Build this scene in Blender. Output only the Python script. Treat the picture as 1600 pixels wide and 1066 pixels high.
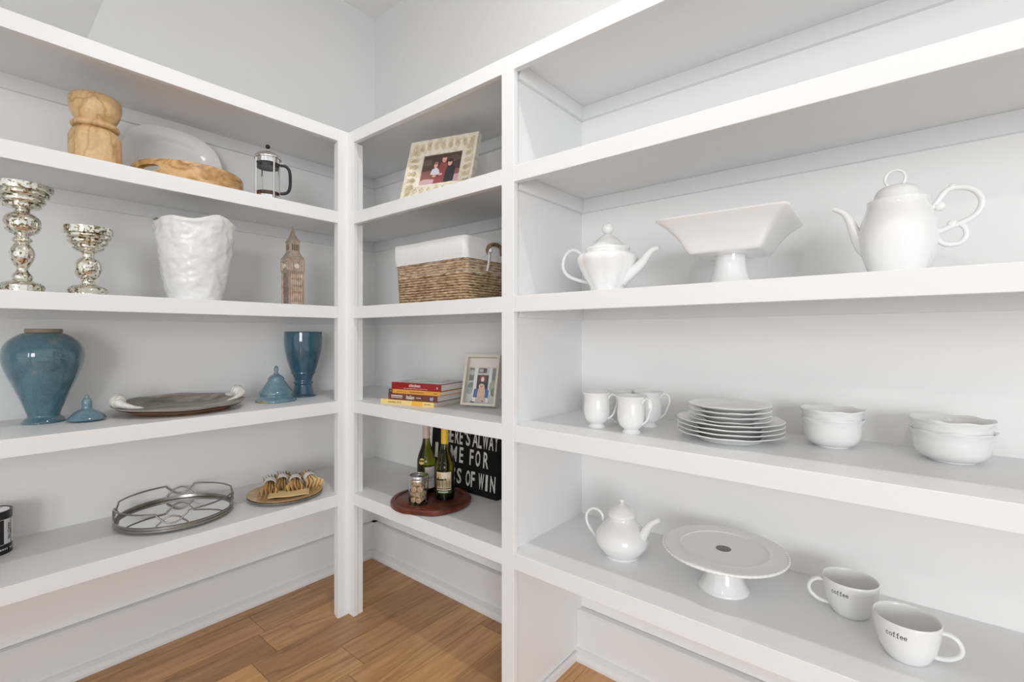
import bpy, bmesh, math, random
from math import sin, cos, pi, radians, sqrt, atan2
from mathutils import Vector, Matrix, noise
random.seed(7)
for o in list(bpy.data.objects): bpy.data.objects.remove(o)
S = bpy.context.scene
COL = S.collection
# ------------------------------------------------------------ camera
CX, CY, CZ = 1.8066, -1.1146, 1.1636      # metres; origin = inner front corner of the shelving, on the floor
YAW = math.asin(.637)
FPX = 752.0; HOR = 524.0
cam = bpy.data.cameras.new('camera'); cam.sensor_width = 36; cam.lens = FPX / 1600 * 36
cam.shift_y = -(533 - HOR) / 1600; cam.clip_start = .05
co = bpy.data.objects.new('camera', cam); COL.objects.link(co)
co.location = (CX, CY, CZ); co.rotation_euler = (pi / 2, 0, YAW); S.camera = co
# ------------------------------------------------------------ world, view
W = bpy.data.worlds.new('daylight'); S.world = W; W.use_nodes = True
W.node_tree.nodes['Background'].inputs[0].default_value = (.965, .985, 1, 1)
W.node_tree.nodes['Background'].inputs[1].default_value = .94
S.view_settings.view_transform = 'Standard'; S.view_settings.look = 'None'
S.view_settings.exposure = 0.0; S.view_settings.gamma = 1.0; S.view_settings.use_curve_mapping = False
LAMP = (1.18, -.48, 2.85); LAMP_E = 610.0
def lamp_light(name, loc, power, rad, kind='POINT'):
    l = bpy.data.lights.new(name, kind); l.energy = power; l.shadow_soft_size = rad; l.color = (1, .97, .93)
    o = bpy.data.objects.new(name, l); COL.objects.link(o); o.location = loc; return o
# soft fill light added behind and right of the camera to brighten the bays
wl = bpy.data.lights.new('fill_light', 'AREA'); wl.shape = 'RECTANGLE'; wl.size = 2.6; wl.size_y = 2.4; wl.energy = 225; wl.color = (.97, .985, 1)
wo = bpy.data.objects.new('fill_light', wl); COL.objects.link(wo); wo.location = (6.4, -6.2, 1.6)
wo.rotation_euler = (Vector((0, 0, 1.15)) - wo.location).to_track_quat('-Z', 'Y').to_euler()
lamp_light('hall_lamp_light', (2.0, -2.85, 2.66), 26, .04)

# ------------------------------------------------------------ pixel survey of the photograph -> metres
def q_(px): return (px - 800) / FPX
def rowB(px, y):
    q = q_(px); t = (y - CY) / (.770 + .637 * q); return CX + t * (.770 * q - .637), t
def rowA(px, x):
    q = q_(px); t = (CX - x) / (.637 - .770 * q); return CY + t * (.637 * q + .770), t
def zat(py, t): return CZ + (HOR - py) / FPX * t
def onz(px, py, z):
    q = q_(px); t = (CZ - z) * FPX / (py - HOR)
    return CX + t * (.770 * q - .637), CY + t * (.637 * q + .770), t
def prof(px, t, z0, pts):
    """outline measured in the photo (half width px, row px) -> radius, height above z0"""
    s = sqrt(1 + q_(px) ** 2)
    return [(max(a[0] * t / FPX / s, 0), zat(a[1], t) - z0) for a in pts]

# ------------------------------------------------------------ mesh builder
class MB:
    def __init__(s): s.v = []; s.f = []; s.c = []
    def add(s, vs, fs, col=None):
        b = len(s.v); s.v += [tuple(p) for p in vs]
        for f in fs:
            s.f.append(tuple(i + b for i in f)); s.c.append(col)
        return s
    def box(s, a, b, col=None):
        x0, y0, z0 = a; x1, y1, z1 = b
        vs = [(x0, y0, z0), (x1, y0, z0), (x1, y1, z0), (x0, y1, z0), (x0, y0, z1), (x1, y0, z1), (x1, y1, z1), (x0, y1, z1)]
        return s.add(vs, [(0, 3, 2, 1), (4, 5, 6, 7), (0, 1, 5, 4), (1, 2, 6, 5), (2, 3, 7, 6), (3, 0, 4, 7)], col)
    def lathe(s, pr, n=48, mod=None, c=(0, 0, 0), col=None, zmod=None):
        rings = []; vs = []; fs = []
        for i, (r, z) in enumerate(pr):
            if r < 1e-5:
                rings.append([len(vs)]); vs.append((c[0], c[1], c[2] + z))
            else:
                R = []
                for k in range(n):
                    a = 2 * pi * k / n; rr = r * (mod(a, r, z) if mod else 1); zz = z + (zmod(a, r, z) if zmod else 0)
                    R.append(len(vs)); vs.append((c[0] + rr * cos(a), c[1] + rr * sin(a), c[2] + zz))
                rings.append(R)
        for A, B in zip(rings, rings[1:]):
            if len(A) == 1 and len(B) == 1: continue
            for k in range(n):
                k2 = (k + 1) % n
                if len(A) == 1: fs.append((A[0], B[k2], B[k]))
                elif len(B) == 1: fs.append((A[k], A[k2], B[0]))
                else: fs.append((A[k], A[k2], B[k2], B[k]))
        return s.add(vs, fs, col)
    def tube(s, path, r, n=8, closed=False, col=None, sq=1.0):
        P = [Vector(p) for p in path]; m = len(P); rr = r if isinstance(r, (list, tuple)) else [r] * m
        vs = []; fs = []; up = None
        for i in range(m):
            if closed: d = P[(i + 1) % m] - P[i - 1]
            else: d = P[min(i + 1, m - 1)] - P[max(i - 1, 0)]
            d.normalize()
            if up is None:
                up = Vector((0, 0, 1)) if abs(d.z) < .9 else Vector((1, 0, 0))
            a = d.cross(up)
            if a.length < 1e-4: a = d.orthogonal()
            a.normalize(); up = a.cross(d).normalized()
            for k in range(n):
                t = 2 * pi * k / n; vs.append(P[i] + (a * cos(t) * sq + up * sin(t)) * rr[i])
        for i in range(m if closed else m - 1):
            j = (i + 1) % m
            for k in range(n):
                k2 = (k + 1) % n; fs.append((i * n + k, i * n + k2, j * n + k2, j * n + k))
        if not closed:
            fs.append(tuple(range(n))[::-1]); fs.append(tuple((m - 1) * n + k for k in range(n)))
        return s.add(vs, fs, col)
    def prism(s, poly, z0, z1, col=None):
        n = len(poly); vs = [(x, y, z0) for x, y in poly] + [(x, y, z1) for x, y in poly]
        fs = [tuple(range(n))[::-1], tuple(range(n, 2 * n))] + [(i, (i + 1) % n, n + (i + 1) % n, n + i) for i in range(n)]
        return s.add(vs, fs, col)
    def grid(s, fn, nu, nv, col=None, cu=False):
        vs = [fn(i / nu, j / nv) for j in range(nv + 1) for i in range(nu + 1)]
        fs = [(j * (nu + 1) + i, j * (nu + 1) + i + 1, (j + 1) * (nu + 1) + i + 1, (j + 1) * (nu + 1) + i) for j in range(nv) for i in range(nu)]
        return s.add(vs, fs, col)
    def ball(s, c, r, n=20, sc=(1, 1, 1), col=None):
        m = n // 2; pr = [(r * sin(pi * i / m), -r * cos(pi * i / m)) for i in range(m + 1)]
        b = len(s.v); s.lathe(pr, n, col=col)
        for i in range(b, len(s.v)):
            x, y, z = s.v[i]; s.v[i] = (c[0] + x * sc[0], c[1] + y * sc[1], c[2] + z * sc[2])
        return s
    def xf(s, M, start=0):
        for i in range(start, len(s.v)): s.v[i] = tuple(M @ Vector(s.v[i]))
        return s
    def map(s, fn, start=0):
        for i in range(start, len(s.v)): s.v[i] = tuple(fn(*s.v[i]))
        return s
def mkmesh(name, mb, mat, smooth=35, mods=None):
    me = bpy.data.meshes.new(name); me.from_pydata([tuple(v) for v in mb.v], [], mb.f)
    if any(c is not None for c in mb.c):
        at = me.color_attributes.new('print', 'FLOAT_COLOR', 'CORNER'); i = 0
        for p, c in zip(me.polygons, mb.c):
            for _ in p.loop_indices:
                at.data[i].color = (*(c or (1, 1, 1)), 1); i += 1
    for m in (mat if isinstance(mat, list) else [mat]): me.materials.append(m)
    bm = bmesh.new(); bm.from_mesh(me); bmesh.ops.recalc_face_normals(bm, faces=bm.faces); bm.to_mesh(me); bm.free()
    if smooth:
        for p in me.polygons: p.use_smooth = True
        me.set_sharp_from_angle(angle=radians(smooth))
    me.update(); return me
def smooth(pts, k=4):
    out = []; n = len(pts)
    for i in range(n - 1):
        p0, p1, p2, p3 = pts[max(i - 1, 0)], pts[i], pts[i + 1], pts[min(i + 2, n - 1)]
        for j in range(k):
            t = j / k
            out.append(tuple(.5 * (2 * b + (c - a) * t + (2 * a - 5 * b + 4 * c - d) * t * t + (3 * b - a - 3 * c + d) * t ** 3) for a, b, c, d in zip(p0, p1, p2, p3)))
    out.append(tuple(pts[-1])); return out
def hollow(outer, th, floor=None):
    """outer profile bottom->top; returns closed vessel profile"""
    z0 = outer[0][1] + (floor or th)
    inner = [(max(r - th, .001), z) for r, z in outer if z > z0]
    inner.reverse()
    return [(0, outer[0][1])] + outer + [(outer[-1][0] - th / 2, outer[-1][1] + th * .4)] + inner + [(inner[-1][0] * .7, z0), (0, z0)]
# ------------------------------------------------------------ objects
def tag(o, label=None, cat=None, group=None, kind=None):
    if label: o['label'] = label
    if cat: o['category'] = cat
    if group: o['group'] = group
    if kind: o['kind'] = kind
    return o
def thing(name, label, cat, loc, rz=0, group=None):
    o = bpy.data.objects.new(name, None); COL.objects.link(o); o.empty_display_size = .05
    o.location = loc; o.rotation_euler = (0, 0, rz); return tag(o, label, cat, group)
def part(name, mb, mat, parent, smooth=35, label=None, bevel=0, solid=0, sub=0, stuff=False):
    me = mkmesh(name, mb, mat, smooth); o = bpy.data.objects.new(name, me); COL.objects.link(o); o.parent = parent
    if solid: m = o.modifiers.new('s', 'SOLIDIFY'); m.thickness = solid; m.offset = 0
    if bevel: m = o.modifiers.new('b', 'BEVEL'); m.width = bevel; m.segments = 2; m.limit_method = 'ANGLE'; m.angle_limit = radians(40)
    if sub: m = o.modifiers.new('d', 'SUBSURF'); m.levels = sub; m.render_levels = sub
    if label: o['label'] = label
    if stuff: o['kind'] = 'stuff'
    return o
def solo(name, mb, mat, label, cat, loc, rz=0, group=None, **k):
    o = part(name, mb, mat, None, **k); o.location = loc; o.rotation_euler = (0, 0, rz); return tag(o, label, cat, group)
def struct(name, mb, mat, **k):
    o = part(name, mb, mat, None, **k); o['kind'] = 'structure'; return o
def dup(root, loc, rz, label, **props):
    r = root.copy(); COL.objects.link(r); r.location = loc; r.rotation_euler = (0, 0, rz); r['label'] = label
    for ch in list(root.children):
        c = ch.copy(); COL.objects.link(c); c.parent = r
        for g in ch.children:
            d = g.copy(); COL.objects.link(d); d.parent = c
    return r
def text_mb(s, size, ext=.0004, sx=1.0, bold=0.0, align='CENTER', col=None, shear=0, space=1.0):
    cu = bpy.data.curves.new('t', 'FONT'); cu.body = s; cu.size = size; cu.extrude = ext; cu.offset = bold; cu.resolution_u = 3
    cu.align_x = align; cu.align_y = 'CENTER'; cu.shear = shear; cu.space_character = space
    o = bpy.data.objects.new('t', cu); COL.objects.link(o)
    dg = bpy.context.evaluated_depsgraph_get(); dg.update()
    me = bpy.data.meshes.new_from_object(o.evaluated_get(dg)); mb = MB()
    mb.add([(v.co.x * sx, v.co.y, v.co.z) for v in me.vertices], [tuple(p.vertices) for p in me.polygons], col)
    bpy.data.objects.remove(o); bpy.data.curves.remove(cu); bpy.data.meshes.remove(me); return mb

# ------------------------------------------------------------ materials
def nodes(name):
    m = bpy.data.materials.new(name); m.use_nodes = True; nt = m.node_tree; return m, nt, nt.nodes['Principled BSDF']
def N(nt, typ, **kw):
    n = nt.nodes.new(typ)
    for k, v in kw.items():
        if k.startswith('i_'): n.inputs[int(k[2:]) if k[2:].isdigit() else k[2:].replace('_', ' ')].default_value = v
        else: setattr(n, k, v)
    return n
def ramp(nt, stops):
    r = nt.nodes.new('ShaderNodeValToRGB'); e = r.color_ramp.elements
    while len(e) < len(stops): e.new(.5)
    for x, (p, c) in zip(e, stops): x.position = p; x.color = (*c, 1)
    return r
def simple(name, col, rough=.5, metal=0, coat=0, trans=0, ior=1.45, bump=None, spec=.5, sss=0):
    m, nt, b = nodes(name)
    b.inputs['Base Color'].default_value = (*col, 1); b.inputs['Roughness'].default_value = rough; b.inputs['Metallic'].default_value = metal
    b.inputs['Coat Weight'].default_value = coat; b.inputs['Transmission Weight'].default_value = trans; b.inputs['IOR'].default_value = ior
    b.inputs['Specular IOR Level'].default_value = spec
    if bump:
        tc = N(nt, 'ShaderNodeTexCoord'); no = N(nt, 'ShaderNodeTexNoise'); no.inputs['Scale'].default_value = bump[0]; no.inputs['Detail'].default_value = 4
        bp = N(nt, 'ShaderNodeBump'); bp.inputs['Strength'].default_value = bump[1]; bp.inputs['Distance'].default_value = bump[2] if len(bump) > 2 else .002
        nt.links.new(tc.outputs['Object'], no.inputs['Vector']); nt.links.new(no.outputs['Fac'], bp.inputs['Height']); nt.links.new(bp.outputs[0], b.inputs['Normal'])
    return m
def noisy(name, stops, scale, rough=.5, metal=0, vec=(1, 1, 1), detail=6, bump=0, coat=0, dist=0, rough2=None):
    m, nt, b = nodes(name); tc = N(nt, 'ShaderNodeTexCoord'); mp = N(nt, 'ShaderNodeMapping'); mp.inputs['Scale'].default_value = vec
    no = N(nt, 'ShaderNodeTexNoise'); no.inputs['Scale'].default_value = scale; no.inputs['Detail'].default_value = detail; no.inputs['Distortion'].default_value = dist
    r = ramp(nt, stops); L = nt.links.new
    L(tc.outputs['Object'], mp.inputs[0]); L(mp.outputs[0], no.inputs['Vector']); L(no.outputs['Fac'], r.inputs[0]); L(r.outputs[0], b.inputs['Base Color'])
    b.inputs['Roughness'].default_value = rough; b.inputs['Metallic'].default_value = metal; b.inputs['Coat Weight'].default_value = coat
    if bump:
        bp = N(nt, 'ShaderNodeBump'); bp.inputs['Strength'].default_value = bump; bp.inputs['Distance'].default_value = .002
        L(no.outputs['Fac'], bp.inputs['Height']); L(bp.outputs[0], b.inputs['Normal'])
    return m
def wood(name, c1, c2, c3, scale=1.0, rough=.4, axis='Z', rings=12, coat=0, rnd=False, dist=4.0, bumpd=.0006):
    m, nt, b = nodes(name); L = nt.links.new; tc = N(nt, 'ShaderNodeTexCoord'); mp = N(nt, 'ShaderNodeMapping')
    sc = {'Z': (1, 1, .12), 'Y': (1, .1, 1), 'X': (.12, 1, 1), 'V': (1, 1, .8)}[axis]
    mp.inputs['Scale'].default_value = tuple(x * scale for x in sc)
    L(tc.outputs['Object'], mp.inputs[0]); vec = mp.outputs[0]
    if rnd:
        oi = N(nt, 'ShaderNodeObjectInfo'); mu = N(nt, 'ShaderNodeMath', operation='MULTIPLY'); mu.inputs[1].default_value = 57.0
        cb = N(nt, 'ShaderNodeCombineXYZ'); ad = N(nt, 'ShaderNodeVectorMath', operation='ADD')
        L(oi.outputs['Random'], mu.inputs[0])
        for i in range(3): L(mu.outputs[0], cb.inputs[i])
        L(vec, ad.inputs[0]); L(cb.outputs[0], ad.inputs[1]); vec = ad.outputs[0]
    n1 = N(nt, 'ShaderNodeTexNoise'); n1.inputs['Scale'].default_value = 3.0; n1.inputs['Detail'].default_value = 3; n1.inputs['Distortion'].default_value = .6
    L(vec, n1.inputs['Vector'])
    mr = N(nt, 'ShaderNodeMath', operation='MULTIPLY'); mr.inputs[1].default_value = rings; L(n1.outputs['Fac'], mr.inputs[0])
    fr = N(nt, 'ShaderNodeMath', operation='PINGPONG'); fr.inputs[1].default_value = .94; L(mr.outputs[0], fr.inputs[0])
    pw = N(nt, 'ShaderNodeMath', operation='POWER'); pw.inputs[1].default_value = dist; L(fr.outputs[0], pw.inputs[0])
    n2 = N(nt, 'ShaderNodeTexNoise'); n2.inputs['Scale'].default_value = 40.0; n2.inputs['Detail'].default_value = 5; L(vec, n2.inputs['Vector'])
    r1 = ramp(nt, [(.3, c2), (.7, c1)]); L(n2.outputs['Fac'], r1.inputs[0])
    mx = N(nt, 'ShaderNodeMix', data_type='RGBA'); L(pw.outputs[0], mx.inputs[0]); L(r1.outputs[0], mx.inputs[6]); mx.inputs[7].default_value = (*c3, 1)
    out = mx.outputs[2]
    if rnd:
        hs = N(nt, 'ShaderNodeHueSaturation'); a = N(nt, 'ShaderNodeMapRange'); a.inputs[3].default_value = .78; a.inputs[4].default_value = 1.28
        L(oi.outputs['Random'], a.inputs[0]); L(a.outputs[0], hs.inputs['Value']); L(out, hs.inputs['Color']); out = hs.outputs[0]
    L(out, b.inputs['Base Color']); b.inputs['Roughness'].default_value = rough; b.inputs['Coat Weight'].default_value = coat
    bp = N(nt, 'ShaderNodeBump'); bp.inputs['Strength'].default_value = .25; bp.inputs['Distance'].default_value = bumpd; L(n2.outputs['Fac'], bp.inputs['Height']); L(bp.outputs[0], b.inputs['Normal'])
    return m
PAINT = simple('white_shelf_paint', (.842, .846, .85), .38, bump=(60, .03))
WALL = simple('wall_paint', (.66, .66, .66), .6, bump=(120, .04))
BRIGHTP = simple('shade_offset_white', (.925, .922, .915), .5, bump=(120, .03))  # lighter than the wall, brightness put into the colour to offset shade
CEIL = simple('ceiling_paint', (.82, .82, .815), .8, bump=(90, .05))
CERAM = simple('white_glazed_porcelain', (.87, .87, .865), .10, coat=.6)
CREAMC = simple('white_stoneware', (.85, .85, .84), .2, coat=.3)
CRUMP = simple('frosted_white_ceramic', (.80, .80, .795), .25, bump=(24, .45, .006))
FLOORM = wood('hickory_floor', (.60, .345, .155), (.43, .22, .09), (.14, .055, .020), 1.4, .38, 'Y', 13, rnd=True, dist=12)
SUBF = simple('floor_gap', (.07, .03, .012), .8)
WOODV = wood('carved_pale_wood', (.76, .53, .29), (.66, .43, .21), (.44, .24, .09), 3.0, .42, 'V', 10, dist=4)
WOODT = noisy('mango_wood', [(.25, (.20, .09, .035)), (.42, (.45, .24, .09)), (.55, (.62, .38, .16)), (.7, (.72, .46, .26)), (.85, (.66, .36, .08))], 16, .4, vec=(1, 1, 1.6), dist=1.6, bump=.1)
WOODR = wood('red_brown_board', (.17, .032, .010), (.11, .018, .006), (.04, .007, .003), 2.5, .35, 'X', 10, coat=.1)
CHROME = simple('chrome', (.86, .86, .87), .08, 1)
STEEL = simple('brushed_nickel', (.36, .34, .31), .32, 1)
BLACKP = simple('black_plastic', (.012, .012, .013), .35)
GLASS = simple('clear_glass', (.98, .99, .985), .0, trans=1, ior=1.3)
MIRROR = simple('mirror_glass', (.86, .87, .87), .02, 1)
COFFEE = noisy('coffee_grounds', [(.35, (.03, .012, .006)), (.6, (.13, .05, .02)), (.8, (.4, .25, .15))], 260, .8)
COPPER = noisy('champagne_metal', [(.3, (.48, .38, .31)), (.7, (.68, .58, .50))], 60, .3, .75, bump=.3)
BGREEN = simple('olive_bottle_glass', (.24, .25, .025), .0, trans=1, ior=1.35)
BGREEN2 = simple('golden_bottle_glass', (.34, .29, .03), .0, trans=1, ior=1.35)
CORK = noisy('cork', [(.3, (.40, .24, .13)), (.6, (.66, .47, .29)), (.8, (.76, .58, .39))], 120, .8, bump=.2)
LINEN = noisy('white_linen', [(.3, (.74, .73, .71)), (.7, (.84, .83, .81))], 150, .9, vec=(1, 1, 3), bump=.3)
ROPE = noisy('seagrass_rope', [(.25, (.13, .07, .03)), (.45, (.38, .25, .14)), (.65, (.58, .43, .27)), (.85, (.74, .62, .45))], 90, .85, vec=(.6, .6, 1.5), bump=.8)
NAPK = simple('gold_napkin', (.84, .62, .31), .7, bump=(200, .2))
TUFT = noisy('patterned_napkin', [(.35, (.36, .24, .13)), (.6, (.60, .46, .28)), (.8, (.74, .64, .47))], 70, .75)
NRING = simple('white_napkin_ring', (.82, .79, .74), .6, bump=(300, .4))
GOLDP = noisy('gold_charger', [(.3, (.55, .34, .14)), (.7, (.72, .49, .24))], 30, .35, .35, coat=.3)
SILVP = noisy('silver_charger', [(.3, (.30, .28, .25)), (.7, (.52, .50, .46))], 60, .35, .8)
TRAYM = noisy('weathered_tray', [(.3, (.22, .19, .16)), (.5, (.38, .34, .29)), (.7, (.56, .51, .45))], 30, .5, .25, vec=(1, .3, 1), bump=.15)
TRAYU = noisy('tray_underside', [(.3, (.22, .10, .05)), (.7, (.42, .21, .10))], 25, .4, .3)
SHELL = noisy('shell_handle', [(.3, (.40, .34, .28)), (.42, (.74, .71, .66)), (.8, (.86, .84, .80))], 45, .4)
FRAMEC = noisy('antique_cream', [(.3, (.62, .54, .40)), (.5, (.78, .72, .60)), (.8, (.84, .80, .71))], 40, .55, bump=.1)
FRAMEL = simple('pale_wood_frame', (.66, .61, .52), .5, bump=(80, .1))
FRAMES = simple('taupe_frame_side', (.36, .29, .21), .6)
PAPER = simple('book_paper', (.72, .68, .63), .85, bump=(500, .2))
BLACKS = simple('black_painted_wood', (.008, .008, .008), .7, spec=.2)
LETW = noisy('letter_white', [(.4, (.50, .50, .46)), (.55, (.66, .66, .62))], 200, .8)
def vcol(name, rough=.5, coat=0):
    m, nt, b = nodes(name); a = N(nt, 'ShaderNodeVertexColor'); a.layer_name = 'print'; nt.links.new(a.outputs[0], b.inputs['Base Color'])
    b.inputs['Roughness'].default_value = rough; b.inputs['Coat Weight'].default_value = coat; return m
PRINT = vcol('printed_paper', .5); PRINTG = vcol('glossy_print', .25, .3)
def glaze(name, c_main, c_dark, c_gold, gold=.62, rough=.16):
    m, nt, b = nodes(name); L = nt.links.new; tc = N(nt, 'ShaderNodeTexCoord')
    n1 = N(nt, 'ShaderNodeTexNoise'); n1.inputs['Scale'].default_value = 9; n1.inputs['Detail'].default_value = 7; n1.inputs['Distortion'].default_value = .8
    n2 = N(nt, 'ShaderNodeTexNoise'); n2.inputs['Scale'].default_value = 240; n2.inputs['Detail'].default_value = 2
    L(tc.outputs['Object'], n1.inputs['Vector']); L(tc.outputs['Object'], n2.inputs['Vector'])
    r1 = ramp(nt, [(.3, c_dark), (.55, c_main)]); L(n1.outputs['Fac'], r1.inputs[0])
    r2 = ramp(nt, [(gold, (0, 0, 0)), (gold + .09, (.9, .9, .9))]); L(n1.outputs['Fac'], r2.inputs[0])
    mx = N(nt, 'ShaderNodeMix', data_type='RGBA'); L(r2.outputs[0], mx.inputs[0]); L(r1.outputs[0], mx.inputs[6]); mx.inputs[7].default_value = (*c_gold, 1)
    mr = N(nt, 'ShaderNodeMapRange'); mr.inputs[1].default_value = .35; mr.inputs[2].default_value = .65; mr.inputs[3].default_value = .88; mr.inputs[4].default_value = 1.12
    L(n2.outputs['Fac'], mr.inputs[0]); hs = N(nt, 'ShaderNodeHueSaturation'); L(mx.outputs[2], hs.inputs['Color']); L(mr.outputs[0], hs.inputs['Value'])
    L(hs.outputs[0], b.inputs['Base Color']); b.inputs['Roughness'].default_value = rough; b.inputs['Coat Weight'].default_value = .6; return m
BLUE = glaze('blue_glaze', (.10, .205, .25), (.04, .10, .135), (.32, .26, .15), .58, .08)
BLUE2 = glaze('deep_blue_glaze', (.045, .12, .18), (.02, .06, .10), (.15, .2, .2), .70, .08)
BLUE3 = glaze('pale_blue_glaze', (.17, .275, .32), (.07, .17, .23), (.45, .36, .17), .54, .12)
BAND = simple('tan_unglazed_rim', (.30, .24, .16), .45)
def mercury():
    m, nt, b = nodes('mercury_glass'); L = nt.links.new; tc = N(nt, 'ShaderNodeTexCoord')
    v = N(nt, 'ShaderNodeTexNoise'); v.inputs['Scale'].default_value = 130; v.inputs['Detail'].default_value = 3
    w = N(nt, 'ShaderNodeTexNoise'); w.inputs['Scale'].default_value = 14; w.inputs['Detail'].default_value = 2
    L(tc.outputs['Object'], v.inputs['Vector']); L(tc.outputs['Object'], w.inputs['Vector'])
    ad = N(nt, 'ShaderNodeMath', operation='MULTIPLY_ADD'); ad.inputs[1].default_value = .35; L(w.outputs['Fac'], ad.inputs[0]); L(v.outputs['Fac'], ad.inputs[2])
    r = ramp(nt, [(.735, (.80, .78, .70)), (.765, (.24, .17, .08))]); L(ad.outputs[0], r.inputs[0]); L(r.outputs[0], b.inputs['Base Color'])
    b.inputs['Metallic'].default_value = .9; b.inputs['Roughness'].default_value = .14; b.inputs['Coat Weight'].default_value = .5
    return m
MERC = mercury()

# ============================================================ ROOM
D = .415                                   # depth of the shelves
TOPS = {1: 1.672, 2: 1.282, 3: .893, 4: .511}   # tops of the four shelves
ZT, FH, DT = 2.010, .0487, .016            # top of unit, height of the front edge, deck thickness
XR, YL = 2.75, -1.95                        # ends of the right and left unit
ZC = 2.865
struct('wall_left', MB().box((-D - .12, -2.5, 0), (-D, D + .12, 3.4)), WALL, smooth=0)
struct('wall_back', MB().box((-D, D, 0), (XR + .4, D + .12, 3.4)), WALL, smooth=0)
struct('light_blocking_pier', MB().box((1.70, -2.80, 0), (1.964, -2.70, ZC)), WALL, smooth=0)  # unseen pier added to cut off the hall lamp's light on the left
struct('ceiling', MB().box((-D, -2.5, ZC), (XR + .4, D, ZC + .1)), CEIL, smooth=0)
# steep sloped bulkhead meeting the left wall above the shelves
ya, ta = rowA(146, -D); za = zat(65, ta); yb, tb_ = rowA(173, -D); zb_ = zat(0, tb_)
sy = (yb - ya) / (zb_ - za); zl = ZT + .02; yl0 = ya + (zl - za) * sy; yh0 = ya + (ZC - za) * sy
sl = MB(); ex = .5
sl.add([(-D - .01, yl0, zl), (-D - .01, yh0, ZC), (-D + .30, yl0 - ex, zl), (-D + .30, yh0 - ex, ZC), (-D - .01, -2.4, zl), (-D - .01, -2.4, ZC), (-D + .30, -2.4, zl), (-D + .30, -2.4, ZC)],
       [(0, 1, 3, 2), (2, 3, 7, 6), (0, 2, 6, 4), (1, 5, 7, 3), (4, 6, 7, 5), (0, 4, 5, 1)])
struct('trim_1', sl, WALL, smooth=0)
struct('floor', MB().box((-D - .1, -2.5, -.08), (XR + .4, D + .1, -.006)), SUBF, smooth=0)
floor_o = bpy.data.objects['floor']
pw = .154; pmeshes = {}
def plank(x0, ya, yb):
    L = round(yb - ya, 3)
    if L not in pmeshes:
        mb = MB(); g = .0007; b = .0016; w = pw - 2 * g; l = L - 2 * g
        vs = [(g, g, -.006), (g + w, g, -.006), (g + w, g + l, -.006), (g, g + l, -.006), (g, g, -b * .5), (g + w, g, -b * .5), (g + w, g + l, -b * .5), (g, g + l, -b * .5),
              (g + b, g + b, 0), (g + w - b, g + b, 0), (g + w - b, g + l - b, 0), (g + b, g + l - b, 0)]
        mb.add(vs, [(0, 1, 5, 4), (1, 2, 6, 5), (2, 3, 7, 6), (3, 0, 4, 7), (4, 5, 9, 8), (5, 6, 10, 9), (6, 7, 11, 10), (7, 4, 8, 11), (8, 9, 10, 11)])
        pmeshes[L] = mkmesh('floor_plank', mb, FLOORM, 0)
    o = bpy.data.objects.new('floor_plank', pmeshes[L]); COL.objects.link(o); o.parent = floor_o; o.location = (x0, ya, 0)
joints = {1: -.134, -2: -.274, 0: -.387}
for k in range(-4, 19):
    x0 = .164 + pw * (k - 1)
    j = joints.get(k, -1.0 + ((k * 37) % 11) / 11 * 1.1)
    ys = [j]
    while ys[0] > -2.5: ys.insert(0, ys[0] - 1.2)
    while ys[-1] < D + .02: ys.append(ys[-1] + 1.2)
    for a, b in zip(ys, ys[1:]): plank(x0, a, b)
# tall baseboards with shoe moulding
def baseboard(name, axis, a, b, trim=None):
    """profile swept along a wall; axis 'y' = left wall, 'x' = back wall"""
    P = [(0, 0), (.060, 0), (.060, .010), (.054, .025), (.040, .034), (.034, .036), (.034, .160), (.026, .168), (0, .168)]
    mb = MB(); n = len(P)
    vs = []
    for s in (a, b):
        for d, z in P:
            vs.append((-D + d, s, z) if axis == 'y' else (s, D - d, z))
    mb.add(vs, [tuple(range(n)), tuple(range(n, 2 * n))] + [(i, (i + 1) % n, n + (i + 1) % n, n + i) for i in range(n)])
    struct(name, mb, PAINT, smooth=0)
baseboard('baseboard_left', 'y', YL, D)
baseboard('baseboard_back', 'x', -D, XR)

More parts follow.
